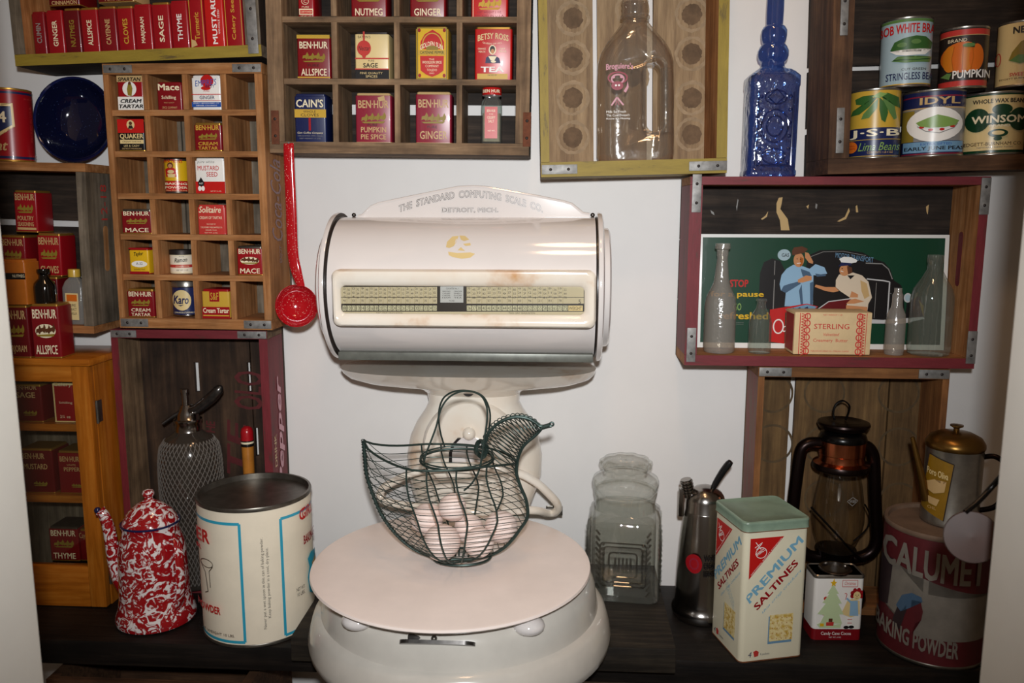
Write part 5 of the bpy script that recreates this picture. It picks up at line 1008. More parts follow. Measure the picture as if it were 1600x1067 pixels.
    b = MB(); a = at(540, 552, yc-.05); b.rbox(x0+.001, x1-.001, yc-.062, yc+.04, zc-R+.004-.0045, zc-R+.012, 'grey_strip', .002); bld(b, 'drum_rail')
    b = MB(); q = at(545, 562, -.14)
    # ornamental name board standing on the drum
    Yb = -.118
    out = [(560, 338), (566, 337), (573, 330), (580, 323), (592, 318), (640, 308), (690, 298), (715, 293), (740, 291.5), (760, 293), (790, 298), (835, 306), (880, 315), (893, 319), (903, 327), (910, 333), (921, 335), (921, 345), (560, 345)]
    pl = [(at(x, y, Yb)[0], at(x, y, Yb)[2]) for x, y in out]
    b = MB(); b.prism(pl[::-1], Yb-.0025, Yb+.0025, 'enamel_white'); b.tube([(p[0], Yb-.001, p[1]) for p in pl[:-2]], .0022, 'enamel_white', 8)
    P = Panel(b, (0, 0, 1600, 1067), lambda u, v, e: (lambda p: (p[0], Yb-.0028-e, p[2]))(at(u*1600, (1-v)*1067, Yb-.0028)))
    def arched(s, x0, x1, ybase, h, bold=0.075):
        """letters following the curve of the board: baseline height from ybase(x)"""
        v, fs = text_geo(s, bold); pts = [(x0+(x1-x0)*x, ybase(x0+(x1-x0)*x)-h*y) for x, y in v]; P.put_text(pts, fs, 'p_black')
        P.k += 1; v2, f2 = text_geo(s, -.004); pts = [(x0+(x1-x0)*(.002+.996*x), ybase(x0+(x1-x0)*x)-h*(.045+.91*y)) for x, y in v2]; P.put_text(pts, f2, 'enamel_white')
    arched('The  Standard  Computing  Scale  Co.'.upper(), 623, 848, lambda x: 308.5+24*min(1, abs((x-736)/113))**1.7, 11.5)
    arched('DETROIT, MICH.', 690, 779, lambda x: 332.5, 8)
    bld(b, 'name_board')
    for x in (553, 926):
        c = at(x, 336, Yb); b = MB(); b.ball((c[0], Yb, c[2]), .0035, 'pewter', 12); b.tube([(c[0], Yb, c[2]), (c[0], Yb, c[2]-.012)], .002, 'pewter', 8); bld(b, 'screw')
    # worn gilt emblem on the drum, following its curve
    def dmap(u, v, e):
        X, Yp = u*1600, (1-v)*1067; zz_ = zc+(zc-0)*0; p = at(X, Yp, yc-R)
        s = max(-.99, min(.99, (p[2]-zc)/R)); yy = yc-sqrt(1-s*s)*R; p = at(X, Yp, yy); s = max(-.99, min(.99, (p[2]-zc)/R)); yy = yc-sqrt(1-s*s)*R; p = at(X, Yp, yy)
        return (p[0], yc-sqrt(max(0, (R+e)**2-(p[2]-zc)**2)), p[2])
    m = MB(); P = Panel(m, (0, 0, 1600, 1067), dmap, eps=.00035); zz_ = lambda l: [(470+x/3.019, 270+y/3.019) for x, y in l]
    for k_, poly in enumerate(([(685, 350), (690, 325), (715, 300), (745, 297), (732, 330), (722, 345), (700, 355)], [(748, 295), (775, 297), (795, 315), (770, 322), (755, 315)], [(765, 335), (800, 330), (802, 342), (778, 345)], [(740, 365), (755, 350), (775, 368)], [(695, 372), (740, 378), (800, 375), (822, 382), (800, 400), (760, 405), (720, 398), (698, 388)])):
        P.k = 1; P.draw([('p', zz_(poly), 'p_fadegold')])
    bld(m, 'gilt_emblem')
    # window frame
    Yw = yc-R-.010; Lr = lambda x, y, Y=Yw: at(x, y, Y)
    a = Lr(516, 421); c = Lr(931, 514); ia = Lr(530, 447); ic = Lr(913, 493)
    def rr3(x0, z0, x1, z1, r, y): return [(x, y, z) for x, z in [(p[0], p[1]) for p in rrect(x1-x0, z1-z0, r, 6, (x0+x1)/2, (z0+z1)/2)]]
    X0, Z0_, X1, Z1_ = a[0], c[2], c[0], a[2]; x0_, z0_, x1_, z1_ = ia[0], ic[2], ic[0], ia[2]
    b = MB(); b.loft([rr3(X0, Z0_, X1, Z1_, .012, Yw+.034), rr3(X0, Z0_, X1, Z1_, .012, Yw+.004), rr3(X0+.003, Z0_+.003, X1-.003, Z1_-.003, .011, Yw), rr3(X0+.006, Z0_+.006, X1-.006, Z1_-.006, .010, Yw-.0005),
        rr3(x0_-.007, z0_-.007, x1_+.007, z1_+.007, .010, Yw+.001), rr3(x0_-.002, z0_-.002, x1_+.002, z1_+.002, .009, Yw+.004), rr3(x0_, z0_, x1_, z1_, .007, Yw+.008)][::-1], 'enamel_cream', True, (False, False)); bld(b, 'window_frame')
    g = MB(); g.add(rr3(x0_, z0_, x1_, z1_, .007, Yw+.0045), [tuple(range(28))], 'window_glass'); bld(g, 'glass_pane')
    ch = MB(); yy = Yw+.0085
    ch.box(x0_-.001, x1_+.001, yy, yy+.004, z0_-.001, z1_+.001, 'p_ink')
    def cm(u, v, e): p = at(u*1600, (1-v)*1067, yy); return (p[0], yy-e, p[2])
    P = Panel(ch, (0, 0, 1600, 1067), cm, eps=.00012); z = lambda x, y: (470+x/3.019, 270+y/3.019)
    def rect(x0, y0, x1, y1, m): a, b_ = z(x0, y0); c_, d_ = z(x1, y1); return ('r', a, b_, c_, d_, m)
    def txt(s, x0, y0, x1, y1, m='p_ink', **o): a, b_ = z(x0, y0); c_, d_ = z(x1, y1); return ('t', s, a, b_, c_, d_, m, o)
    P.draw([rect(188, 538, 643, 617, 'chart_tan')]); P.k = 1
    P.draw([rect(782, 538, 1335, 617, 'chart_tan')]); P.k = 1
    P.draw([rect(658, 536, 767, 612, 'p_carwhite')]); P.k = 1
    P.draw([rect(196, 655, 1335, 670, 'chart_tan')]); P.k = 2
    els = [txt('COUNTER No. 1', 685, 542, 745, 550)]
    for i in range(4): els += [txt(('SARDINES', 'CORN BEEF', 'CHEESE', 'HAM')[i], 668, 556+i*10, 705, 562+i*10), txt(('CRACKER', 'SHELL', 'SUGAR', 'TEA')[i], 722, 556+i*10, 760, 562+i*10)]
    els += [txt('POUND', 700, 600, 725, 607), txt('TWO CENT GRADUATION', 355, 658, 480, 665), txt('TWO CENT GRADUATION', 980, 658, 1105, 665)]
    rg = random.Random(4)
    left = [8, 10, 12, 13, 14, 15, 16, 18, 20, 22, 23, 24, 25, 26, 27, 28, 30, 32, 33, 34, 35]; right = [36, 37, 38, 40, 41, 42, 43, 44, 45, 46, 48, 50, 52, 53, 55, 58, 60, 65, 70, 75]
    for vals, xa, xb in ((left, 196, 643), (right, 782, 1260)):
        st_ = (xb-xa)/len(vals)
        for i, v in enumerate(vals):
            x = xa+st_*i; P.k = 2; P.draw([rect(x+1.5, 626, x+st_-1.5, 650, 'chart_light')]); P.k = 3; P.draw([txt(str(v), x+4, 629, x+st_-4, 647)])
            for j in range(4):
                P.k = 2; y0 = 541+j*19+(5 if i % 2 else 0)
                if y0 < 603: P.draw([txt(str(rg.randint(2, 99)), x+4, y0, x+st_-6, y0+10)])
            P.k = 2; P.draw([rect(x, 538, x+1, 617, 'p_olive')])
    P.k = 3; P.draw([rect(188, 586, 643, 588, 'p_ink')]); P.k = 3; P.draw([rect(782, 586, 1335, 588, 'p_ink')])
    P.k = 2
    for e in els: P.k = 2; P.draw([e])
    P.k = 2; P.draw([rect(1262, 626, 1330, 651, 'p_butter')]); P.k = 3; P.draw([txt('WEIGHT', 1265, 631, 1325, 647)]); P.k = 4; P.draw([txt('5', 1310, 598, 1322, 618)])
    bld(ch, 'price_chart')
    return root
scale()

# ------------------------------------------------------------------ hen-shaped wire basket and eggs
def basket():
    YB = -.292; root = empty('wire_basket', Tr(*[float(q) for q in (at(720, 873, YB)[0], YB, PLZ)]), 'dark green hen-shaped wire basket standing on the scale platter', 'basket')
    Wi = root.matrix_world.inverted()
    def Q(x, y, dy=0.0): p = at(x, y, YB); return (p[0], YB+dy, p[2]+lift)
    lift = 0.0; lift = PLZ+.0050-at(720, 872, YB)[2]
    def bld(mb, n): o = mb.build(n, root); o.data.transform(Wi); return o
    Lc = spline([(568, 687), (570, 712), (574, 745), (591, 792), (608, 820), (629, 843), (650, 858), (675, 868), (700, 872)], 6)
    Rc = spline([(808, 722), (807, 738), (813, 758), (822, 780), (824, 806), (812, 826), (800, 842), (785, 856), (763, 867), (735, 872)], 6)
    def samp(C, s):
        L_ = [0]
        for a, b in zip(C[:-1], C[1:]): L_.append(L_[-1]+hypot(b[0]-a[0], b[1]-a[1]))
        t = s*L_[-1]
        for i in range(len(C)-1):
            if L_[i+1] >= t or i == len(C)-2: q = (t-L_[i])/(L_[i+1]-L_[i]); return (C[i][0]+(C[i+1][0]-C[i][0])*q, C[i][1]+(C[i+1][1]-C[i][1])*q)
    def L(s): return samp(Lc, s)
    def Rt(s): return samp(Rc, s)
    def hull(s, u, sd):
        """point of the basket side: s from rim (0) to keel (1), u from tail (0) to breast (1)"""
        a, b = L(s), Rt(s); x = a[0]+(b[0]-a[0])*u
        ymid = 712+160*s**0.9; y = a[1]+(b[1]-a[1])*u; t = sin(pi*u); y = y*(1-t**.6)+ymid*t**.6 if s < .98 else max(y, 0)
        wd = .060*(1-s**9)+.004; env = (sin(pi*min(1, max(0, u))**.92))**.62 if 0 < u < 1 else 0
        if u < .35: env *= .55+.45*(u/.35)
        return Q(x, y, -sd*wd*env*(1.0+.25*s*(1-s)*4))
    w = MB(); NS = 19; NU = 22
    for sd in (1, -1):
        for i in range(NS):
            s = (i/(NS-1))**.95*.97
            w.tube([hull(s, u/NU, sd) for u in range(NU+1)], .00054, 'green_wire', 5)
    for sd in (1, -1):                                                             # short cross wires near tail, giving the diamond net
        for i in range(8):
            s0 = i/8*.8; w.tube([hull(min(.97, s0+.28*(k/8)), .02+.30*(k/8), sd) for k in range(9)], .0005, 'green_wire', 5)
    bld(w, 'wire_mesh')
    r = MB()
    for sd in (1, -1):
        for u in (.33, .46, .64, .82):
            r.tube([hull(i/14*.985, u, sd) for i in range(15)], .0013, 'green_wire', 6)
        r.tube([hull(0, u/NU, sd) for u in range(NU+1)], .0016, 'green_wire', 6)
    r.tube([Q(*p) for p in Lc+[(720, 873)]+Rc[::-1]], .0024, 'green_wire', 8); 
    r.tube([Q(x, y, .002) for x, y in Lc], .0018, 'green_wire', 6)
    for i in range(0, len(Lc), 1):
        c = Lc[i]; r.tube([Q(c[0]+3.5*cos(t), c[1]+3.5*sin(t), .003*sin(t*1.0)) for t in [k*pi/3 for k in range(6)]], .0007, 'green_wire', 4, True)
    ring = [Q(714+57*cos(t), 716+6*sin(t), -.034*sin(t)) for t in [2*pi*i/36 for i in range(36)]]
    r.tube(ring, .0018, 'green_wire', 6, True); r.tube([(a, b, c+.004) for a, b, c in ring], .0011, 'green_wire', 6, True)
    r.tube([Q(722+45*cos(t), 868, .03*sin(t)) for t in [2*pi*i/30 for i in range(30)]], .0018, 'green_wire', 6, True)
    bld(r, 'frame_wire')
    # neck and head
    h = MB(); A = spline([(757, 698), (761, 680), (770, 667), (785, 656), (806, 650), (826, 653), (843, 664)], 6); B = spline([(806, 736), (809, 716), (815, 700), (823, 690), (834, 681), (842, 673), (846, 668)], 6)
    h.tube([Q(*p) for p in A]+[Q(862, 664)], .0022, 'green_wire', 8); h.tube([Q(*p) for p in B]+[Q(860, 664)], .0022, 'green_wire', 8)
    h.tube([Q(p[0]+1, p[1]-2, .001) for p in A], .0012, 'green_wire', 6)
    n = len(A)
    for i in range(1, n-2, 2):
        a, b = A[i], B[i]
        for sd in (1, -1):
            h.tube([Q(a[0]+(b[0]-a[0])*k/8, a[1]+(b[1]-a[1])*k/8, -sd*.020*sin(pi*k/8)*(1-i/n*.5)) for k in range(9)], .0008, 'green_wire', 5)
        h.tube([Q(a[0]+4*cos(t)-1, a[1]+4*sin(t)-2, 0) for t in [k*pi/4 for k in range(8)]], .0007, 'green_wire', 4, True)
    for k in range(7): h.tube([Q(847+k*1.8, 666-k*.5+3*cos(t), .003*sin(t)) for t in [j*pi/4 for j in range(8)]], .001, 'green_wire', 5, True)
    h.tube([Q(862+3*cos(t), 661+3*sin(t)) for t in [k*pi/4 for k in range(8)]], .0014, 'green_wire', 6, True)
    bld(h, 'head_and_beak')
    g = MB()
    g.tube([Q(x, y, d) for x, y, d in spline([(668, 708, -.03), (672, 695, -.028), (684, 662, -.02), (692, 632, -.012), (706, 615, -.006), (728, 608, -.004), (750, 614, -.004), (760, 630, -.004), (762, 650, -.008), (757, 690, -.018), (752, 722, -.028), (742, 740, -.036), (730, 750, -.04)], 6)], .0013, 'green_wire', 8)
    g.tube([Q(x, y, d) for x, y, d in spline([(690, 706, .03), (684, 680, .024), (683, 650, .014), (690, 625, .006), (704, 612, 0), (722, 608, -.001), (744, 611, -.002), (758, 622, 0), (765, 645, .006), (763, 672, .014), (758, 695, .022)], 6)], .0013, 'green_wire', 8)
    g.tube([Q(752+8*cos(t)*(1+k*0), 700+12*sin(t), .004*cos(3*t)) for k in range(1) for t in [j*2*pi/20 for j in range(20)]], .0035, 'green_wire', 6, True)
    bld(g, 'handle')
    return lift
lift = basket()
eggs = [(691, 843, 30, 27, -.020, 'large front egg on the left of the pile in the hen basket'), (749, 845, 25, 25, -.020, 'front egg on the right of the pile in the hen basket'), (671, 812, 27, 25, .010, 'egg leaning at the left side behind the front eggs'), (728, 820, 24, 22, .012, 'egg half hidden in the middle of the pile'), (784, 822, 27, 27, .012, 'egg at the right side of the hen basket'), (709, 797, 23, 23, .010, 'topmost egg of the pile in the hen basket')]
EP = []
for x, y, rx, ry, dy, lab in eggs:
    Y = -.292+dy; c = at(x, y, Y); EP.append([c[0], Y, c[2]+lift*.5, rx*mpp(x, y, Y)*.97])
for it in range(200):                                                            # let the pile settle so that shells only touch
    for i in range(6):
        for j in range(i):
            A_, B_ = EP[i], EP[j]; v = np.array(A_[:3])-np.array(B_[:3]); L_ = np.linalg.norm(v); gap = A_[3]+B_[3]+.0006-L_
            if gap > 0:
                v = v/L_*np.array([.5, 1.2, .5])*gap*.5
                for q in range(3): A_[q] += v[q]; B_[q] -= v[q]
    for e in EP: e[2] = max(e[2], PLZ+.0075+e[3]); e[1] = min(max(e[1], -.292-.052+e[3]), -.292+.056-e[3])
for (x, y, rx, ry, dy, lab), e_ in zip(eggs, EP):
    Y = e_[1]; c = e_; a, b = e_[3], e_[3]*.965; b_ = MB(); seg = 28; rings = []
    for i in range(15):
        t = -1+2*i/14; rr = sqrt(max(0, 1-t*t))*(1-.10*t); rings.append([(b*rr*cos(2*pi*j/seg), b*rr*sin(2*pi*j/seg), a*t) for j in range(seg)])
    b_.loft(rings, 'egg_shell', True, (False, False))
    tilt = {0: (80, 25), 1: (60, -30), 2: (50, 60), 3: (85, 10), 4: (70, -50), 5: (20, 30)}[eggs.index((x, y, rx, ry, dy, lab))]
    o = b_.build('egg', None, Tr(c[0], Y, c[2]) @ Rz(radians(tilt[1])) @ Matrix.Rotation(radians(tilt[0]), 4, 'Y')); tag(o, lab, 'egg', 'eggs in the wire basket')

# ------------------------------------------------------------------ things on the shelf
def hang_ladle():
    Y = -.128; root = empty('enamel_ladle', Tr(*[float(v) for v in at(465, 478, Y)]), 'red speckled enamel ladle hanging between the crate and the scale', 'ladle'); Wi = root.matrix_world.inverted()
    def bld(mb, n): o = mb.build(n, root); o.data.transform(Wi); return o
    h = MB(); pts = [(451, 224, Y), (451, 232, Y-.001), (452, 262, Y), (455, 330, Y), (457, 390, Y), (462, 420, Y), (470, 447, Y-.004)]
    P = [at(*p) for p in spline(pts, 4)]; rings = []
    for i, p in enumerate(P):
        w = (.0078+.0012*i/len(P)) if i < len(P)-5 else .0088-.0006*(i-len(P)+5)
        rings.append([(p[0]+w*cos(t), p[1]+.0028*sin(t), p[2]+w*.05*cos(t)) for t in [2*pi*j/12 for j in range(12)]])
    h.loft(rings, 'red_speckle', True); bld(h, 'handle')
    b = MB(); c = at(465, 478, Y); r = 32.5*mpp(465, 478, Y)
    T = Tr(*[float(v) for v in c]) @ Rz(radians(4)) @ Matrix.Rotation(radians(90-8), 4, 'X')
    prof = [(0, -.030), (.45, -.027), (.75, -.018), (.92, -.006), (.99, .004), (1.0, .007), (1.02, .008), (1.0, .009), (.96, .004), (.88, -.006), (.7, -.016), (.4, -.024), (0, -.027)]
    n = 12; b.lathe([(r*sin(pi/2*i/n), -.030*cos(pi/2*i/n)+.004) for i in range(n+1)]+[(r*1.02, .006), (r*1.02, .0075), (r, .008)]+[(r*.965*sin(pi/2*i/n), -.0275*cos(pi/2*i/n)+.006) for i in range(n, -1, -1)], 'red_speckle', 48, T=T); bld(b, 'bowl')
    s = MB(); s.tube([tuple(at(451, 223, Y-.004)), tuple(at(451, 223, -.1))], .0015, 'nail', 8); bld(s, 'hanging_nail')
hang_ladle()

def baking_can():
    ax, yb = 394, 992; f0 = on(ax, yb, 0); r = .083; Yc = -.171; cx = at(391, 765, Yc)[0]+.004; zt = at(391, 765, Yc)[2]
    r = (at(476, 765, Yc)[0]-at(306, 765, Yc)[0])/2*.985
    cx = (on(408, 985, 0)[0]+at(391, 765, Yc)[0])/2-.003
    yaw = -atan2(cx, Yc+DIST)
    root = empty('baking_powder_can', Tr(cx, Yc, .0004) @ Rz(yaw), 'large cream paper-labelled can with turquoise frames and tin lid', 'can'); h = zt
    b = MB(); b.lathe([(0, .001), (r*.97, .001, 'dull_tin'), (r*1.01, .0005, 'dull_tin'), (r*1.01, .004, 'dull_tin'), (r, .005, 'dull_tin'), (r, h-.007, 'label_paper'), (r*1.015, h-.006, 'dull_tin'), (r*1.02, h-.002, 'dull_tin'), (r*1.01, h, 'dull_tin'), (r*.97, h, 'dull_tin'), (r*.96, h-.009, 'dull_tin'), (r*.2, h-.010, 'dull_tin'), (0, h-.010, 'dull_tin')], 'label_paper', 72)
    # label drawn in unrolled coordinates: 0..400 across the visible half, angle from -90 to +90 degrees
    rect = (75, 440, 590, 1000)
    P = Panel(b, rect, bent(r, .004, h-.012), 16)
    P.draw([('l', [(60, 482), (262, 482), (262, 985), (60, 985)], 12, 'p_cyan'), ('l', [(600, 482), (438, 482), (438, 985), (600, 985)], 12, 'p_cyan'),
      ('t', 'Never put a wet spoon in this can of baking powder.', 345, 545, 362, 935, 'p_ink', dict(rot=90, bold=-.005)), ('t', 'Keep baking powder in a cool, dry place.', 366, 590, 382, 890, 'p_ink', dict(rot=90, bold=-.005)),
      ('t', 'GIRL', 535, 470, 586, 520, 'p_brightred', dict(bold=.04)), ('t', 'C', 520, 470, 545, 520, 'p_brightred', dict(bold=.04)), ('t', 'BAKING', 535, 590, 589, 630, 'p_red', dict(bold=.05)), ('t', 'NET WT.', 492, 800, 532, 815, 'p_ink'), ('t', '10 LBS.', 495, 822, 530, 838, 'p_ink'),
      ('p', [(588, 690), (565, 680), (548, 700), (555, 740), (545, 780), (552, 850), (568, 870), (588, 865)], 'p_cyan'), ('p', [(588, 720), (568, 730), (566, 850), (588, 850)], 'p_tan'),
      ('t', 'ER', 85, 520, 140, 575, 'p_brightred', dict(bold=.05)), ('t', 'R', 84, 590, 105, 610, 'p_brightred', dict(bold=.05)), ('ring', 125, 660, 26, 18, 2.5, 'p_ink'), ('l', [(100, 662), (118, 700), (125, 780), (112, 790)], 3, 'p_ink'), ('l', [(150, 668), (135, 690), (136, 760)], 2.5, 'p_ink'), ('t', 'POWDER', 78, 835, 172, 868, 'p_brightred', dict(bold=.06)), ('t', 'NET WEIGHT 10 LBS.', 80, 945, 225, 956, 'p_ink')])
    b.build('body', root, root.matrix_world)
baking_can()

def coffee_pot():
    f0 = on(243, 966, 0); Yc = -.172; d = Yc; cx = (at(232, 812, Yc)[0]+at(246, 938, Yc)[0])/2; root = empty('coffee_pot', Tr(float(cx), Yc, .0004), 'red and white mottled enamel coffee pot standing beside the siphon', 'coffee pot'); Wi = root.matrix_world
    k = mpp(240, 880, Yc); zt = at(232, 815, Yc)[2]
    prof = [(0, .001), (56, .001), (59, .003), (60, .010), (58, .018), (54, .030), (52, .045)]
    top = [(47, .80), (44, .86), (41.5, .90), (41, .955), (42, 1.0)]
    b = MB(); p = [(a*k, z) for a, z in prof]+[(50.5*k, zt*.6), (49.5*k, zt*.72)]+[(a*k, zt*z) for a, z in top]
    b.lathe(p, 'graniteware', 48); b.tube([(42.3*k*cos(t), 42.3*k*sin(t), zt+.0005) for t in [2*pi*i/48 for i in range(48)]], .0018, 'navy_rim', 8, True); b.build('body', root, Wi)
    l = MB(); l.lathe([(41*k, zt+.001), (40*k, zt+.005), (32*k, zt+.018), (20*k, zt+.029), (11*k, zt+.034), (7*k, zt+.037), (6*k, zt+.040), (8.5*k, zt+.044), (9*k, zt+.048), (7*k, zt+.052), (0, zt+.054)], 'graniteware', 40); l.build('lid', root, Wi)
    s = MB(); P = [(-.045, -.004, .05), (-.056, -.006, .075), (-.061, -.007, .11), (-.064, -.008, zt*.92), (-.070, -.009, zt+.012), (-.076, -.010, zt+.020)]; q = spline(P, 6); s.tube(q, [.013-.006*i/(len(q)-1)+(.002 if i > len(q)-4 else 0) for i in range(len(q))], 'graniteware', 16); s.ball((-.078, -.0125, zt+.0215), .0052, 'navy_rim', 12); s.build('spout', root, Wi)
    h = MB(); P = [(.036, -.006, zt*.88), (.046, -.016, zt*.90), (.058, -.030, zt*.84), (.062, -.036, zt*.66), (.060, -.034, zt*.42), (.052, -.026, .038), (.046, -.018, .030)]
    q = spline(P, 6); rings = []
    for i, c in enumerate(q):
        a = Vector(q[min(i+1, len(q)-1)])-Vector(q[max(i-1, 0)]); a.normalize(); side = Vector((.45, -.2, 0)).cross(a).normalized(); out = a.cross(side).normalized(); w = .0085
        rings.append([tuple(Vector(c)+side*w*cos(t)+out*.003*sin(t)) for t in [2*pi*j/12 for j in range(12)]])
    h.loft(rings, 'graniteware', True); h.build('handle', root, Wi)
coffee_pot()

def siphon():
    ax, Y = 300, -.067; c = at(ax, 760, Y); root = empty('soda_siphon', Tr(float(c[0]), Y, .0132), 'glass soda siphon wrapped in wire mesh with metal lever head', 'siphon'); Wi = root.matrix_world
    k = mpp(ax, 760, Y)
    def z(y): return float(at(ax, y, Y)[2])-.0132
    pr = [(0, .001), (34, .001), (36, .006), (35, .02), (36, z(860)), (42, z(810)), (47, z(770)), (47, z(735)), (46, z(712)), (43, z(695)), (34, z(682)), (24, z(676)), (20, z(672))]
    b = MB(); b.lathe([(a*k, q) for a, q in pr], 'siphon_glass', 48); b.build('glass_body', root, Wi)
    def rad(zz):
        pts = [(q, a*k) for a, q in pr[2:]]
        for (z0, r0), (z1, r1) in zip(pts[:-1], pts[1:]):
            if z0 <= zz <= z1: return r0+(r1-r0)*(zz-z0)/(z1-z0)
        return pts[-1][1]
    w = MB(); n = 40; z0, z1 = .010, z(684)
    for sd in (1, -1):
        for i in range(n):
            w.tube([((rad(z0+(z1-z0)*t/20)+.0008)*cos(2*pi*i/n+sd*t/20*2.6), (rad(z0+(z1-z0)*t/20)+.0008)*sin(2*pi*i/n+sd*t/20*2.6), z0+(z1-z0)*t/20) for t in range(21)], .0007, 'siphon_wire', 4)
    w.build('wire_mesh', root, Wi)
    m = MB(); m.lathe([(21*k, z(680)), (22*k, z(676)), (20*k, z(673)), (19.5*k, z(660)), (21*k, z(658)), (21*k, z(654)), (18*k, z(652)), (16*k, z(645)), (12*k, z(638)), (9*k, z(632)), (0, z(630))], 'steel', 32); m.build('collar', root, Wi)
    q = lambda x, y, dy=0: (float(at(x, y, Y)[0]-c[0]), dy, z(y))
    v = MB(); v.tube([q(292, 640, -.004), q(290, 612, -.004)], .0055, 'steel', 14); v.tube([q(290, 612, -.004), q(290, 607, -.004)], .0068, 'steel', 14); v.build('valve', root, Wi)
    v = MB(); v.tube([q(296, 636, -.006), q(275, 648, -.012), q(262, 658, -.018)], [.0042, .0034, .003], 'pewter', 10); v.build('nozzle', root, Wi)
    v = MB(); v.tube(spline([q(298, 642, -.006), q(312, 636, -.008), q(328, 624, -.010), q(341, 612, -.012), q(351, 600, -.014)], 4), [.006, .007, .0075, .008, .0085, .009, .0092, .0095, .0095, .0098, .0098, .0095, .0092, .0085, .0085, .006, .003], 'pewter', 12); v.ball(q(306, 642, -.012), .004, 'steel', 10); v.build('lever', root, Wi)
siphon()

# turned handle behind the large can
Y = -.045; b = MB(); ax = 387
pr = [(9.5, 668), (9.5, 674), (9.8, 690, 'handle_red'), (9.8, 693, 'label_paper'), (9.8, 696, 'p_black'), (9.2, 700), (9, 740), (8, 900)]
k = mpp(ax, 700, Y); zz = lambda y: float(at(ax, y, Y)[2]); zt = zz(668)
b.lathe([(0, 0), (.010, .001), (.011, .05), (8.5*k, zz(760)), (9*k, zz(720)), (9.4*k, zz(698)), (9.9*k, zz(697), 'p_black'), (9.9*k, zz(693), 'p_black'), (9.9*k, zz(690), 'p_cream'), (9.9*k, zz(688), 'p_black'), (9.6*k, zz(684), 'handle_red'), (9.6*k, zz(675), 'handle_red'), (8*k, zz(669), 'handle_red'), (4*k, zz(666), 'handle_red'), (0, zz(665.5), 'handle_red')], 'handle_wood', 24)
o = b.build('wooden_utensil', None, Tr(float(at(ax, 700, Y)[0]), Y, .0132)); o.data.transform(Matrix.Diagonal((1, 1, (zz(665.5)-.0132)/zz(665.5), 1))); tag(o, 'slim turned wooden utensil with a red tip showing above the large can', 'utensil')

def canister():
    Y = -.095; cx = float(at(972, 870, Y)[0])+.003; root = empty('glass_canister', Tr(cx, Y, RP+.0006) @ Rz(radians(-6)), 'square pressed glass canister with round stopper on the dark plank', 'canister'); Wi = root.matrix_world
    k = mpp(972, 860, Y); z = lambda y: float(at(972, y, Y)[2])-RP-.0006
    W_ = 111*k
    b = MB(); lev = [(.94, 0), (1, .004), (1, z(812)), (.985, z(803)), (.93, z(796)), (.86, z(791))]
    rings = [[(x, y, q) for x, y in rrect(W_*a, W_*a, W_*a*.12 if q < z(800) else W_*a*(.12+.3*(q-z(800))/(z(791)-z(800))), 5)] for a, q in lev]
    b.loft(rings, 'ribbed_glass', True, (True, False))
    b.lathe([(47*k, z(792)), (46*k, z(785)), (47*k, z(776)), (49*k, z(768)), (49*k, z(764)), (45*k, z(763))], 'clear_glass', 44)
    b.loft([[(x, y, q) for x, y in rrect(W_*.86, W_*.86, W_*.1, 5)] for q in (.008, z(800))], 'clear_glass', True, (True, False)); b.build('jar_body', root, Wi)
    r = MB()                                                                            # pressed pattern on the faces
    hz0, hz1 = .022, z(822)
    for yaw in (0, pi/2, -pi/2):
        T = Rz(yaw); f_ = -W_/2-.0002
        for s in (.86, .72, .52):
            hw = W_*.36*s; c0, c1 = hz0+(1-s)*.045, hz1-(1-s)*.045
            r.tube([T @ Vector((p, f_, q)) for p, q in rrect(2*hw, c1-c0, .006, 4, 0, (c0+c1)/2)], .0014, 'clear_glass', 6, True)
        for x in (-.012, -.006, 0, .006, .012): r.tube([T @ Vector((x, f_, hz0+.03)), T @ Vector((x, f_, hz1-.03))], .0016, 'clear_glass', 6)
        for sx in (-1, 1):
            for i in range(9): r.ball(tuple(T @ Vector((sx*W_*.27, f_, hz0+.008+i*(hz1-hz0-.016)/8))), .0032, 'clear_glass', 8)
            for i in range(11): r.tube([T @ Vector((sx*W_*.315, f_, hz0-.008+i*.0098)), T @ Vector((sx*W_*.365, f_, hz0+i*.0098))], .0018, 'clear_glass', 6)
        for i in range(5): r.ball(tuple(T @ Vector(((i-2)*W_*.12, f_, hz0+.006))), .003, 'clear_glass', 8)
    r.build('pressed_pattern', root, Wi)
    l = MB(); l.lathe([(44*k, z(768)), (49*k, z(761)), (51*k, z(755)), (51*k, z(750)), (49*k, z(745)), (38*k, z(740)), (34*k, z(738)), (33*k, z(733))], 'clear_glass', 48)
    n = 20; rr = []
    for a, q in ((33, z(733)), (37, z(730)), (39, z(724)), (38, z(719)), (33, z(716)), (22, z(714)), (10, z(716)), (1, z(717))):
        rr.append([((a*k*(1+.055*cos(10*t))*cos(t)), (a*k*(1+.055*cos(10*t))*sin(t)), q) for t in [2*pi*j/60 for j in range(60)]])
    l.loft(rr, 'ribbed_glass', True, (False, True)); l.build('stopper', root, Wi)
canister()

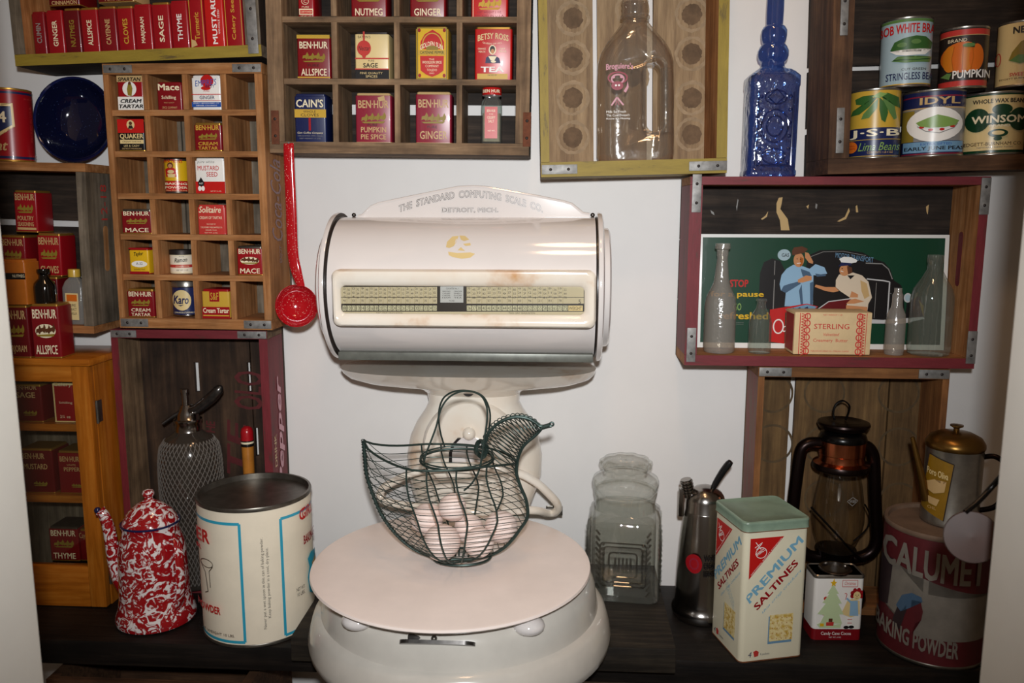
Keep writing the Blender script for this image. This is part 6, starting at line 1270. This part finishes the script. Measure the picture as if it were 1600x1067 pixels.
def whipper():
    Y = -.105; ax = 1103; k = mpp(ax, 860, Y); z = lambda y: float(at(ax, y, Y)[2]); z0 = 0
    cx = float(at(ax, 860, Y)[0])-.004; root = empty('cream_whipper', Tr(cx, Y, .0006), 'polished steel cream whipper with black lever beside the cracker tin', 'whipper'); Wi = root.matrix_world
    b = MB(); pr = [(0, .001), (44, .001), (46, .005), (47, .012), (45, .018), (42, .022), (42, .028), (41, .034), (39, z(880)), (36, z(840)), (33, z(810)), (31, z(797))]
    b.lathe([(a*k, q) for a, q in pr], 'steel', 48)
    P = Panel(b, (1060, 797, 1145, 900), bent(40*k, z(900), z(800)-z(900)), 12); P.k = 2
    P.draw([('e', 1082, 866, 12, 15, 'p_red'), ('ring', 1082, 866, 7, 9, 2, 'p_wine'), ('t', 'WHIP', 1096, 852, 1120, 860, 'p_black', dict(bold=.05)), ('t', 'CREAM', 1096, 864, 1120, 872, 'p_black', dict(bold=.05)), ('t', 'SERVER', 1096, 876, 1120, 884, 'p_black', dict(bold=.05))]); b.build('bottle_body', root, Wi)
    h = MB(); h.lathe([(31*k, z(797)), (30.5*k, z(796)), (30*k, z(780)), (28*k, z(774)), (24*k, z(768)), (16*k, z(762)), (8*k, z(759)), (0, z(758))], 'steel', 40); h.build('head', root, Wi)
    n = MB(); p0 = (-.026, -.004, z(775)); p1 = (-.033, -.006, z(748)); n.tube([p0, p1], .0085, 'steel', 18)
    for i in range(5):
        t = .25+.16*i; c = Vector(p0).lerp(Vector(p1), t); d_ = (Vector(p1)-Vector(p0)).normalized(); u_ = d_.orthogonal().normalized(); v_ = d_.cross(u_)
        n.tube([tuple(c+u_*.0095*cos(q)+v_*.0095*sin(q)) for q in [2*pi*j/20 for j in range(20)]], .0011, 'steel', 6, True)
    n.rbox(-.043, -.034, -.008, .002, z(806), z(762), 'steel', .002); n.build('spray_nozzle', root, Wi)
    l = MB(); q = lambda x, y, dy: (float(at(x, y, Y)[0])-cx, dy, z(y)); l.tube(spline([q(1112, 764, -.004), q(1120, 748, -.006), q(1130, 730, -.010), q(1139, 717, -.014)], 3), [.004, .0045, .005, .0052, .0054, .0056, .0056, .0058, .0056, .0045], 'black_plastic', 10); l.build('lever', root, Wi)
whipper()

def saltine_tin():
    A = on(1155, 1037, 0); yaw = radians(15.2); w, dp = .101, .097
    ztop = float(at(1171, 829, A[1])[2]); h = ztop
    Mx = Tr(float(A[0]), float(A[1]), .0004) @ Rz(yaw); root = empty('cracker_tin', Mx, 'tall square cream cracker tin with sage green lid and diagonal lettering', 'tin')
    b = MB(); o = rrect(w, dp, .008, 4, w/2, dp/2)
    b.loft([[(x, y, z) for x, y in o] for z in (0, .001, h-.004)], 'saltine_cream', True, (True, True)); b.loft([[((x-w/2)*1.006+w/2, (y-dp/2)*1.006+dp/2, z) for x, y in o] for z in (.0002, .002)], 'rusty', True)
    R1 = (185, 275, 588, 955)
    P = Panel(b, R1, flat(w-.012, .004, h-.012, -.0001), eps=.00015); mp0 = P.map; P.map = lambda u, v, e: (lambda p: (p[0]+w/2, p[1], p[2]))(mp0(u, v, e))
    # face drawn square-on: 0..100 across, 0..205 down
    def art(P):
        P.rect = (0, 0, 100, 205); P.k = 1
        P.draw([('p', [(3, 6), (62, 6), (3, 72)], 'p_brightred'), ('ring', 23, 30, 10, 9, 1.1, 'p_white'), ('tl', 'NABISCO', (14.5, 35), (31, 26), 5, 'p_white', dict(bold=.03)), ('l', [(14, 24), (23, 15)], 1.2, 'p_white'), ('l', [(11, 21), (17, 17), (24, 13)], 1, 'p_white'), ('l', [(12, 12), (22, 24)], 1.1, 'p_white'),
          ('tl', 'NATIONAL BISCUIT COMPANY', (7, 65), (58, 9), 2.0, 'p_white')]); P.k = 1
        P.draw([('tl', 'PREMIUM', (7, 112), (98, 17), 14.5, 'p_fadeblue', dict(bold=.045))]); P.k = 1
        P.draw([('tl', 'SALTINES', (21, 124), (91, 53), 11.5, 'p_red', dict(bold=.05))]); P.k = 1
        P.draw([('tl', 'thin crisp crackers', (32, 131), (98, 66), 5.5, 'p_fadeblue', dict(shear=.35))]); P.k = 1
        P.draw([('r', 42, 136, 85, 182, 'p_skyblue')]); P.k = 2
        P.draw([('r', 44, 134, 86, 178, 'cracker')]); P.k = 3
        P.draw([('e', 49+i*8, 139+j*8.5, .8, .8, 'p_pumpk2') for i in range(5) for j in range(5)]); P.k = 3
        P.draw([('t', '4', 8, 192, 14, 201, 'p_navy', dict(shear=.2)), ('p', [(17, 192), (22, 190), (27, 193), (26, 200), (19, 201)], 'p_salmon'), ('t', '4 packets', 29, 195, 46, 200, 'p_grey', dict(bold=.02))])
    art(P)
    P = Panel(b, R1, lambda u, v, e: (-.0001-e, .006+(dp-.012)*(1-u), .004+v*(h-.012)), eps=.00015); art(P)
    P.k = 5
    for i, t_ in enumerate(('CRISPY', 'FRESH', 'UNSALTED')): P.draw([('tl', 'TO ENJOY GOOD', (45, 92+i*6), (80, 122+i*6), 3, 'p_fadeblue')]); P.k = 5
    b.build('body', root, Mx)
    l = MB(); g = .0018; o2 = rrect(w+2*g, dp+2*g, .010, 5, w/2, dp/2); zz = h-.004
    def sc(o, q): return [((x-w/2)*q+w/2, (y-dp/2)*q+dp/2) for x, y in o]
    l.loft([[(x, y, z) for x, y in o_] for o_, z in ((sc(o2, .985), zz), (sc(o2, 1.012), zz+.0004), (o2, zz+.003), (o2, zz+.011), (sc(o2, 1.008), zz+.0125), (sc(o2, .995), zz+.0145), (sc(o2, .955), zz+.0155), (sc(o2, .93), zz+.0145), (sc(o2, .5), zz+.015))], 'sage_lid', True, (True, True))
    l.loft([[(x, y, z) for x, y in sc(o2, 1.013)] for z in (zz+.0001, zz+.0012)], 'rusty', True, (False, False)); l.build('lid', root, Mx)
saltine_tin()

def cocoa_tin():
    A = on(1268, 1000, 0); Y = float(A[1]); x0 = float(A[0]); x1 = float(on(1347, 1006, 0)[0]); w = x1-x0+.002; yaw = radians(3); h = float(at(1268, 900, Y)[2]); dp = .044
    Mx = Tr(x0, Y, .0004) @ Rz(yaw); root = empty('cocoa_tin', Mx, 'small square white cocoa tin printed with a decorated tree and doll', 'tin'); o = rrect(w, dp, .006, 4, w/2, dp/2)
    b = MB(); b.loft([[(x, y, z) for x, y in o] for z in (0, .018)], 'p_crimson', True, (True, False)); b.loft([[(x, y, z) for x, y in o] for z in (.018, h)], 'p_white', True, (False, True))
    P = Panel(b, (562, 500, 868, 866), lambda u, v, e: (.002+(w-.004)*u, -.0001-e, v*h), eps=.00014)
    P.draw([('t', 'Candy Cane Cocoa', 612, 818, 808, 842, 'p_white', dict(bold=.01)), ('t', 'NET WT. 2 OZ.', 665, 846, 745, 853, 'p_white'), ('l', [(732, 522), (830, 522), (830, 560), (732, 560), (732, 522)], 3, 'p_salmon'), ('t', 'Christmas', 745, 530, 818, 550, 'p_salmon', dict(shear=.2)),
      ('p', [(672, 545), (712, 600), (696, 600), (735, 655), (712, 655), (750, 715), (722, 718), (745, 770), (600, 770), (625, 722), (580, 715), (630, 655), (608, 650), (650, 600), (636, 600)], 'p_palegreen'), ('p', [(675, 512), (681, 530), (696, 532), (684, 543), (688, 558), (674, 549), (660, 558), (664, 543), (652, 532), (668, 530)], 'p_yellow'),
      ('p', [(580, 775), (610, 760), (700, 775), (740, 770), (735, 795), (600, 795)], 'p_palegreen'), ('p', [(640, 762), (690, 760), (688, 782), (640, 782)], 'p_salmon'), ('r', 655, 740, 680, 760, 'p_brownish'), ('r', 600, 768, 625, 785, 'p_yellow')])
    for x, y in ((680, 590), (630, 628), (692, 678), (622, 712)): P.k = 3; P.draw([('e', x, y, 14, 12, 'p_brightred')])
    for p_ in ([(655, 620), (675, 640), (668, 650)], [(640, 680), (625, 670), (650, 665)], [(700, 725), (712, 738)]): P.k = 3; P.draw([('l', p_, 3, 'p_leaf')])
    P.k = 2
    P.draw([('p', [(735, 715), (770, 640), (800, 628), (850, 640), (858, 715), (800, 735)], 'p_butter'), ('p', [(790, 640), (838, 638), (848, 725), (790, 725)], 'p_shirt'), ('l', [(765, 625), (795, 650)], 12, 'p_shirt'), ('l', [(750, 600), (758, 596), (764, 602), (758, 632)], 4, 'p_brightred'), ('r', 778, 735, 790, 790, 'p_white'), ('r', 796, 735, 808, 790, 'p_white'), ('l', [(778, 745), (808, 745)], 3, 'p_brightred'), ('l', [(778, 765), (808, 765)], 3, 'p_brightred'), ('e', 772, 790, 18, 9, 'p_black'), ('e', 805, 788, 18, 9, 'p_black')]); P.k = 5
    for x, y in ((800, 595), (815, 580), (840, 578), (858, 592), (860, 612), (800, 612)): P.k = 5; P.draw([('e', x, y, 13, 13, 'p_red')])
    P.k = 6; P.draw([('e', 830, 610, 24, 24, 'p_butter')]); P.k = 7; P.draw([('e', 822, 606, 2.5, 3, 'p_black')]); P.k = 7; P.draw([('e', 838, 606, 2.5, 3, 'p_black')]); P.k = 7; P.draw([('p', [(826, 612), (834, 612), (830, 618)], 'p_red')]); P.k = 7; P.draw([('l', [(822, 622), (830, 626), (838, 622)], 1.6, 'p_black')])
    b.build('body', root, Mx)
    l = MB(); l.loft([[((x-w/2)*q+w/2, (y-dp/2)*q+dp/2, z) for x, y in o] for q, z in ((1.02, h-.004), (1.02, h), (.97, h+.0015), (.93, h))], 'tin_metal', True, (False, True))
    l.lathe([(.024, h), (.025, h+.003), (.023, h+.0045), (.0195, h+.0045), (.019, h+.0015), (0, h+.001)], 'steel', 32, w/2, dp/2); l.build('lid', root, Mx)
cocoa_tin()

def lantern():
    ax, Y = 1312, -.074; k = mpp(ax, 760, Y); cx = float(at(ax, 760, Y)[0]); z = lambda y: float(at(ax, y, Y)[2])-.015; root = empty('hurricane_lantern', Tr(cx, Y, .015), 'black and copper hurricane lantern with clear chimney in front of the crate', 'lantern'); Wi = root.matrix_world
    q = lambda x, y, dy=0.0: (float(at(x, y, Y)[0])-cx, dy, z(y))
    b = MB(); b.lathe([(0, .001), (44*k, .001), (48*k, .004), (49*k, .012), (47*k, .022), (40*k, .030), (30*k, .036), (26*k, z(866)), (30*k, z(860)), (31*k, z(856)), (0, z(855))], 'black_metal', 44); b.build('fuel_tank', root, Wi)
    g = MB(); g.lathe([(25*k, z(858)), (30*k, z(846)), (36*k, z(830)), (39*k, z(812)), (39*k, z(795)), (36*k, z(775)), (32*k, z(752)), (29*k, z(738)), (28*k, z(730))], 'chimney_glass', 44)
    P = Panel(g, (360, 580, 425, 632), lambda u, v, e: (lambda p: (p[0], -sqrt(max(0, (37*k)**2-p[0]**2))-.0006-e, p[2]))((float(at(1311+18*u, 770, Y)[0])-cx, 0, z(778-15*v))), 0)
    P.draw([('l', [(360, 606), (392, 585), (424, 606), (392, 630), (360, 606)], 3, 'p_grey'), ('t', 'W&B', 372, 598, 412, 614, 'p_grey', dict(bold=.02))]); g.build('glass_chimney', root, Wi)
    c = MB(); c.lathe([(31*k, z(736)), (43*k, z(731)), (44*k, z(727)), (42*k, z(722)), (35*k, z(718), 'copper'), (34*k, z(712), 'copper'), (34*k, z(708), 'copper'), (35*k, z(707), 'copper'), (35*k, z(690), 'copper'), (35*k, z(687), 'copper'), (36*k, z(684), 'black_metal'), (33*k, z(676), 'black_metal'), (24*k, z(671), 'black_metal')], 'dark_copper', 44); c.build('copper_collar', root, Wi)
    t = MB(); t.lathe([(24*k, z(671)), (36*k, z(668)), (39*k, z(662)), (38*k, z(659)), (26*k, z(656)), (22*k, z(658)), (0, z(657))], 'dark_copper', 44); t.build('top_cap', root, Wi)
    r = MB()
    for dy in (-.0015, .0015): r.tube(spline([q(1304, 656, dy), q(1302, 645, dy), q(1306, 632, dy), q(1317, 626, dy), q(1327, 633, dy), q(1326, 644, dy), q(1321, 656, dy)], 4), .0012, 'black_metal', 6)
    r.build('carry_ring', root, Wi)
    for pts in ([(1282, 693), (1266, 693), (1254, 700), (1249, 716), (1245, 745), (1240, 785), (1238, 820), (1244, 850), (1262, 868), (1285, 872)], [(1344, 694), (1356, 698), (1364, 710), (1366, 730), (1367, 770), (1369, 810), (1370, 840), (1364, 858), (1350, 868), (1332, 872)]):
        s = MB(); pp = spline([q(x, y) for x, y in pts], 4); s.tube(pp, 9.6*k, 'dark_copper', 14); s.build('side_tube', root, Wi)
    w = MB(); w.tube(spline([q(1257, 781, -.036), q(1290, 815, -.048), q(1318, 845, -.046), q(1338, 861, -.040)], 4), .0017, 'black_metal', 8); w.tube(spline([q(1348, 784, -.01), q(1349, 795, -.03), q(1340, 810, -.042), q(1318, 828, -.047)], 4), .0013, 'black_metal', 6); w.build('lift_wire', root, Wi)
lantern()

def calumet():
    A = on(1443, 1050, 0); Yf = float(A[1]); Yc = -.182; cx = float((at(1378, 900, Yc)[0]+at(1545, 900, Yc)[0])/2); r = float(at(1545, 900, Yc)[0]-at(1380, 900, Yc)[0])/2*.97; h = float(at(1455, 812, Yc)[2])
    yaw = -atan2(cx, Yc+DIST); Mx = Tr(cx, Yc, .0004) @ Rz(yaw); root = empty('baking_powder_tin', Mx, 'big red baking powder tin, its colours darkened as shade, beside the right jamb', 'tin')
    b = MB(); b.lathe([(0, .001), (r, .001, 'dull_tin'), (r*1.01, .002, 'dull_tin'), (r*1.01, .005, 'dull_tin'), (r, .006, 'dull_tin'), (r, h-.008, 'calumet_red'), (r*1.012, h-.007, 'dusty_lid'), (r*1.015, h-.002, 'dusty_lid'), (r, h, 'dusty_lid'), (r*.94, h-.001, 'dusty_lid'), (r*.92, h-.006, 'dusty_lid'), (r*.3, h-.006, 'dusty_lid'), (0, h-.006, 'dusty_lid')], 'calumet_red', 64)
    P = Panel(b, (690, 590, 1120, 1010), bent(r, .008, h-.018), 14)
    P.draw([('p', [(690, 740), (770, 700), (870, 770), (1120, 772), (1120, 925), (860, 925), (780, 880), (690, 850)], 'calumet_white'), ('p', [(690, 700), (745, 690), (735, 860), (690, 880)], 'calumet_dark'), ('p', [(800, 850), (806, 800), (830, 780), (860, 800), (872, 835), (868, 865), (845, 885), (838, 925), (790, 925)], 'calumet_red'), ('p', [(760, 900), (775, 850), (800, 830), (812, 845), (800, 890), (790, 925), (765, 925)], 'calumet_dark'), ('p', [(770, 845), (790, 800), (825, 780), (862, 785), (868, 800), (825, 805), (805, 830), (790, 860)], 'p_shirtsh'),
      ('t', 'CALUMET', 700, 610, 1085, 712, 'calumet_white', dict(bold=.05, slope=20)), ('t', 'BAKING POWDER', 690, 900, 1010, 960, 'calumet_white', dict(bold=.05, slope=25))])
    b.build('body', root, Mx); return cx, Yc, r, h
CX, CY, CR, CH = calumet()
def oil_can():
    Yc = CY+.012; ax = 1487; k = mpp(ax, 750, Yc); cx = float(at(ax, 760, Yc)[0]); z0 = CH+.0008
    z = lambda y: float(at(ax, y, Yc)[2])-z0
    yaw = -atan2(cx, Yc+DIST); Mx = Tr(cx, Yc, z0-.0062) @ Rz(yaw); root = empty('oil_can', Mx, 'brass-topped olive oil can with long spout standing on the red tin', 'oil can'); r = 41*k; h = z(690)
    b = MB(); b.lathe([(0, .001), (r*.97, .001), (r*1.02, .002), (r*1.02, .006), (r, .008), (r, h-.002), (r*1.01, h)], 'tin_metal', 44)
    P = Panel(b, (850, 270, 1080, 560), bent(r, .008, h-.012), 12)
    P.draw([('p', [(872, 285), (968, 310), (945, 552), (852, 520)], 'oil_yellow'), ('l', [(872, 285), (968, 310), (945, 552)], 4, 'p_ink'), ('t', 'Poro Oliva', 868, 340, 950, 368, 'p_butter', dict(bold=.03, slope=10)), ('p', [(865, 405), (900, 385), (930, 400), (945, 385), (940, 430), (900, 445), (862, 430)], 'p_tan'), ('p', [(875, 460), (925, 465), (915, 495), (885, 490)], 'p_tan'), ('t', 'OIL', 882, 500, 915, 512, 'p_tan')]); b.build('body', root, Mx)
    l = MB(); l.lathe([(r*1.01, h-.002), (r*1.04, h+.001), (r*1.03, h+.006), (r*.9, h+.014), (r*.6, h+.020), (r*.2, h+.0225), (.004, h+.023), (.004, h+.027), (.009, h+.030), (.009, h+.032), (0, h+.033)], 'brass', 40); l.build('lid', root, Mx)
    s = MB(); s.tube([(-r*.8, -r*.55, h*.30), (-r*1.05, -r*.6, h*.62), (-r*1.45, -r*.62, h*1.10)], [.0075, .0055, .003], 'brass', 12); s.build('spout', root, Mx)
    g = MB(); g.tube(spline([(r*.95, 0, h*.90), (r*1.35, -.004, h*.93), (r*1.75, -.006, h*.82), (r*1.8, -.006, h*.55), (r*1.5, -.004, h*.3), (r*.97, 0, h*.2)], 5), .004, 'dark_copper', 10); g.build('handle', root, Mx)
oil_can()
def scoop():
    Y = -.62; c = at(1517, 838, Y); k = mpp(1517, 838, Y); root = empty('wooden_dipper', Tr(*[float(v) for v in c]), 'blurred brown round dipper with dark rod hanging beside the right jamb', 'dipper'); Wi = root.matrix_world
    b = MB(); T = Rz(radians(-20)) @ Matrix.Rotation(radians(75), 4, 'X'); R = 40*k
    b.lathe([(0, -.014), (R*.5, -.012), (R*.85, -.007), (R*.98, 0), (R, .006), (R*.97, .008), (0, .009)], 'scoop_wood', 40, T=T); b.build('bowl', root, Wi)
    h = MB(); q = lambda x, y, dy: tuple(float(v) for v in at(x, y, Y+dy)-c); h.tube(spline([q(1508, 800, 0), q(1530, 782, .005), q(1552, 758, .01), q(1590, 715, .0)], 4), .0026, 'black_metal', 10); h.build('rod', root, Wi)
scoop()
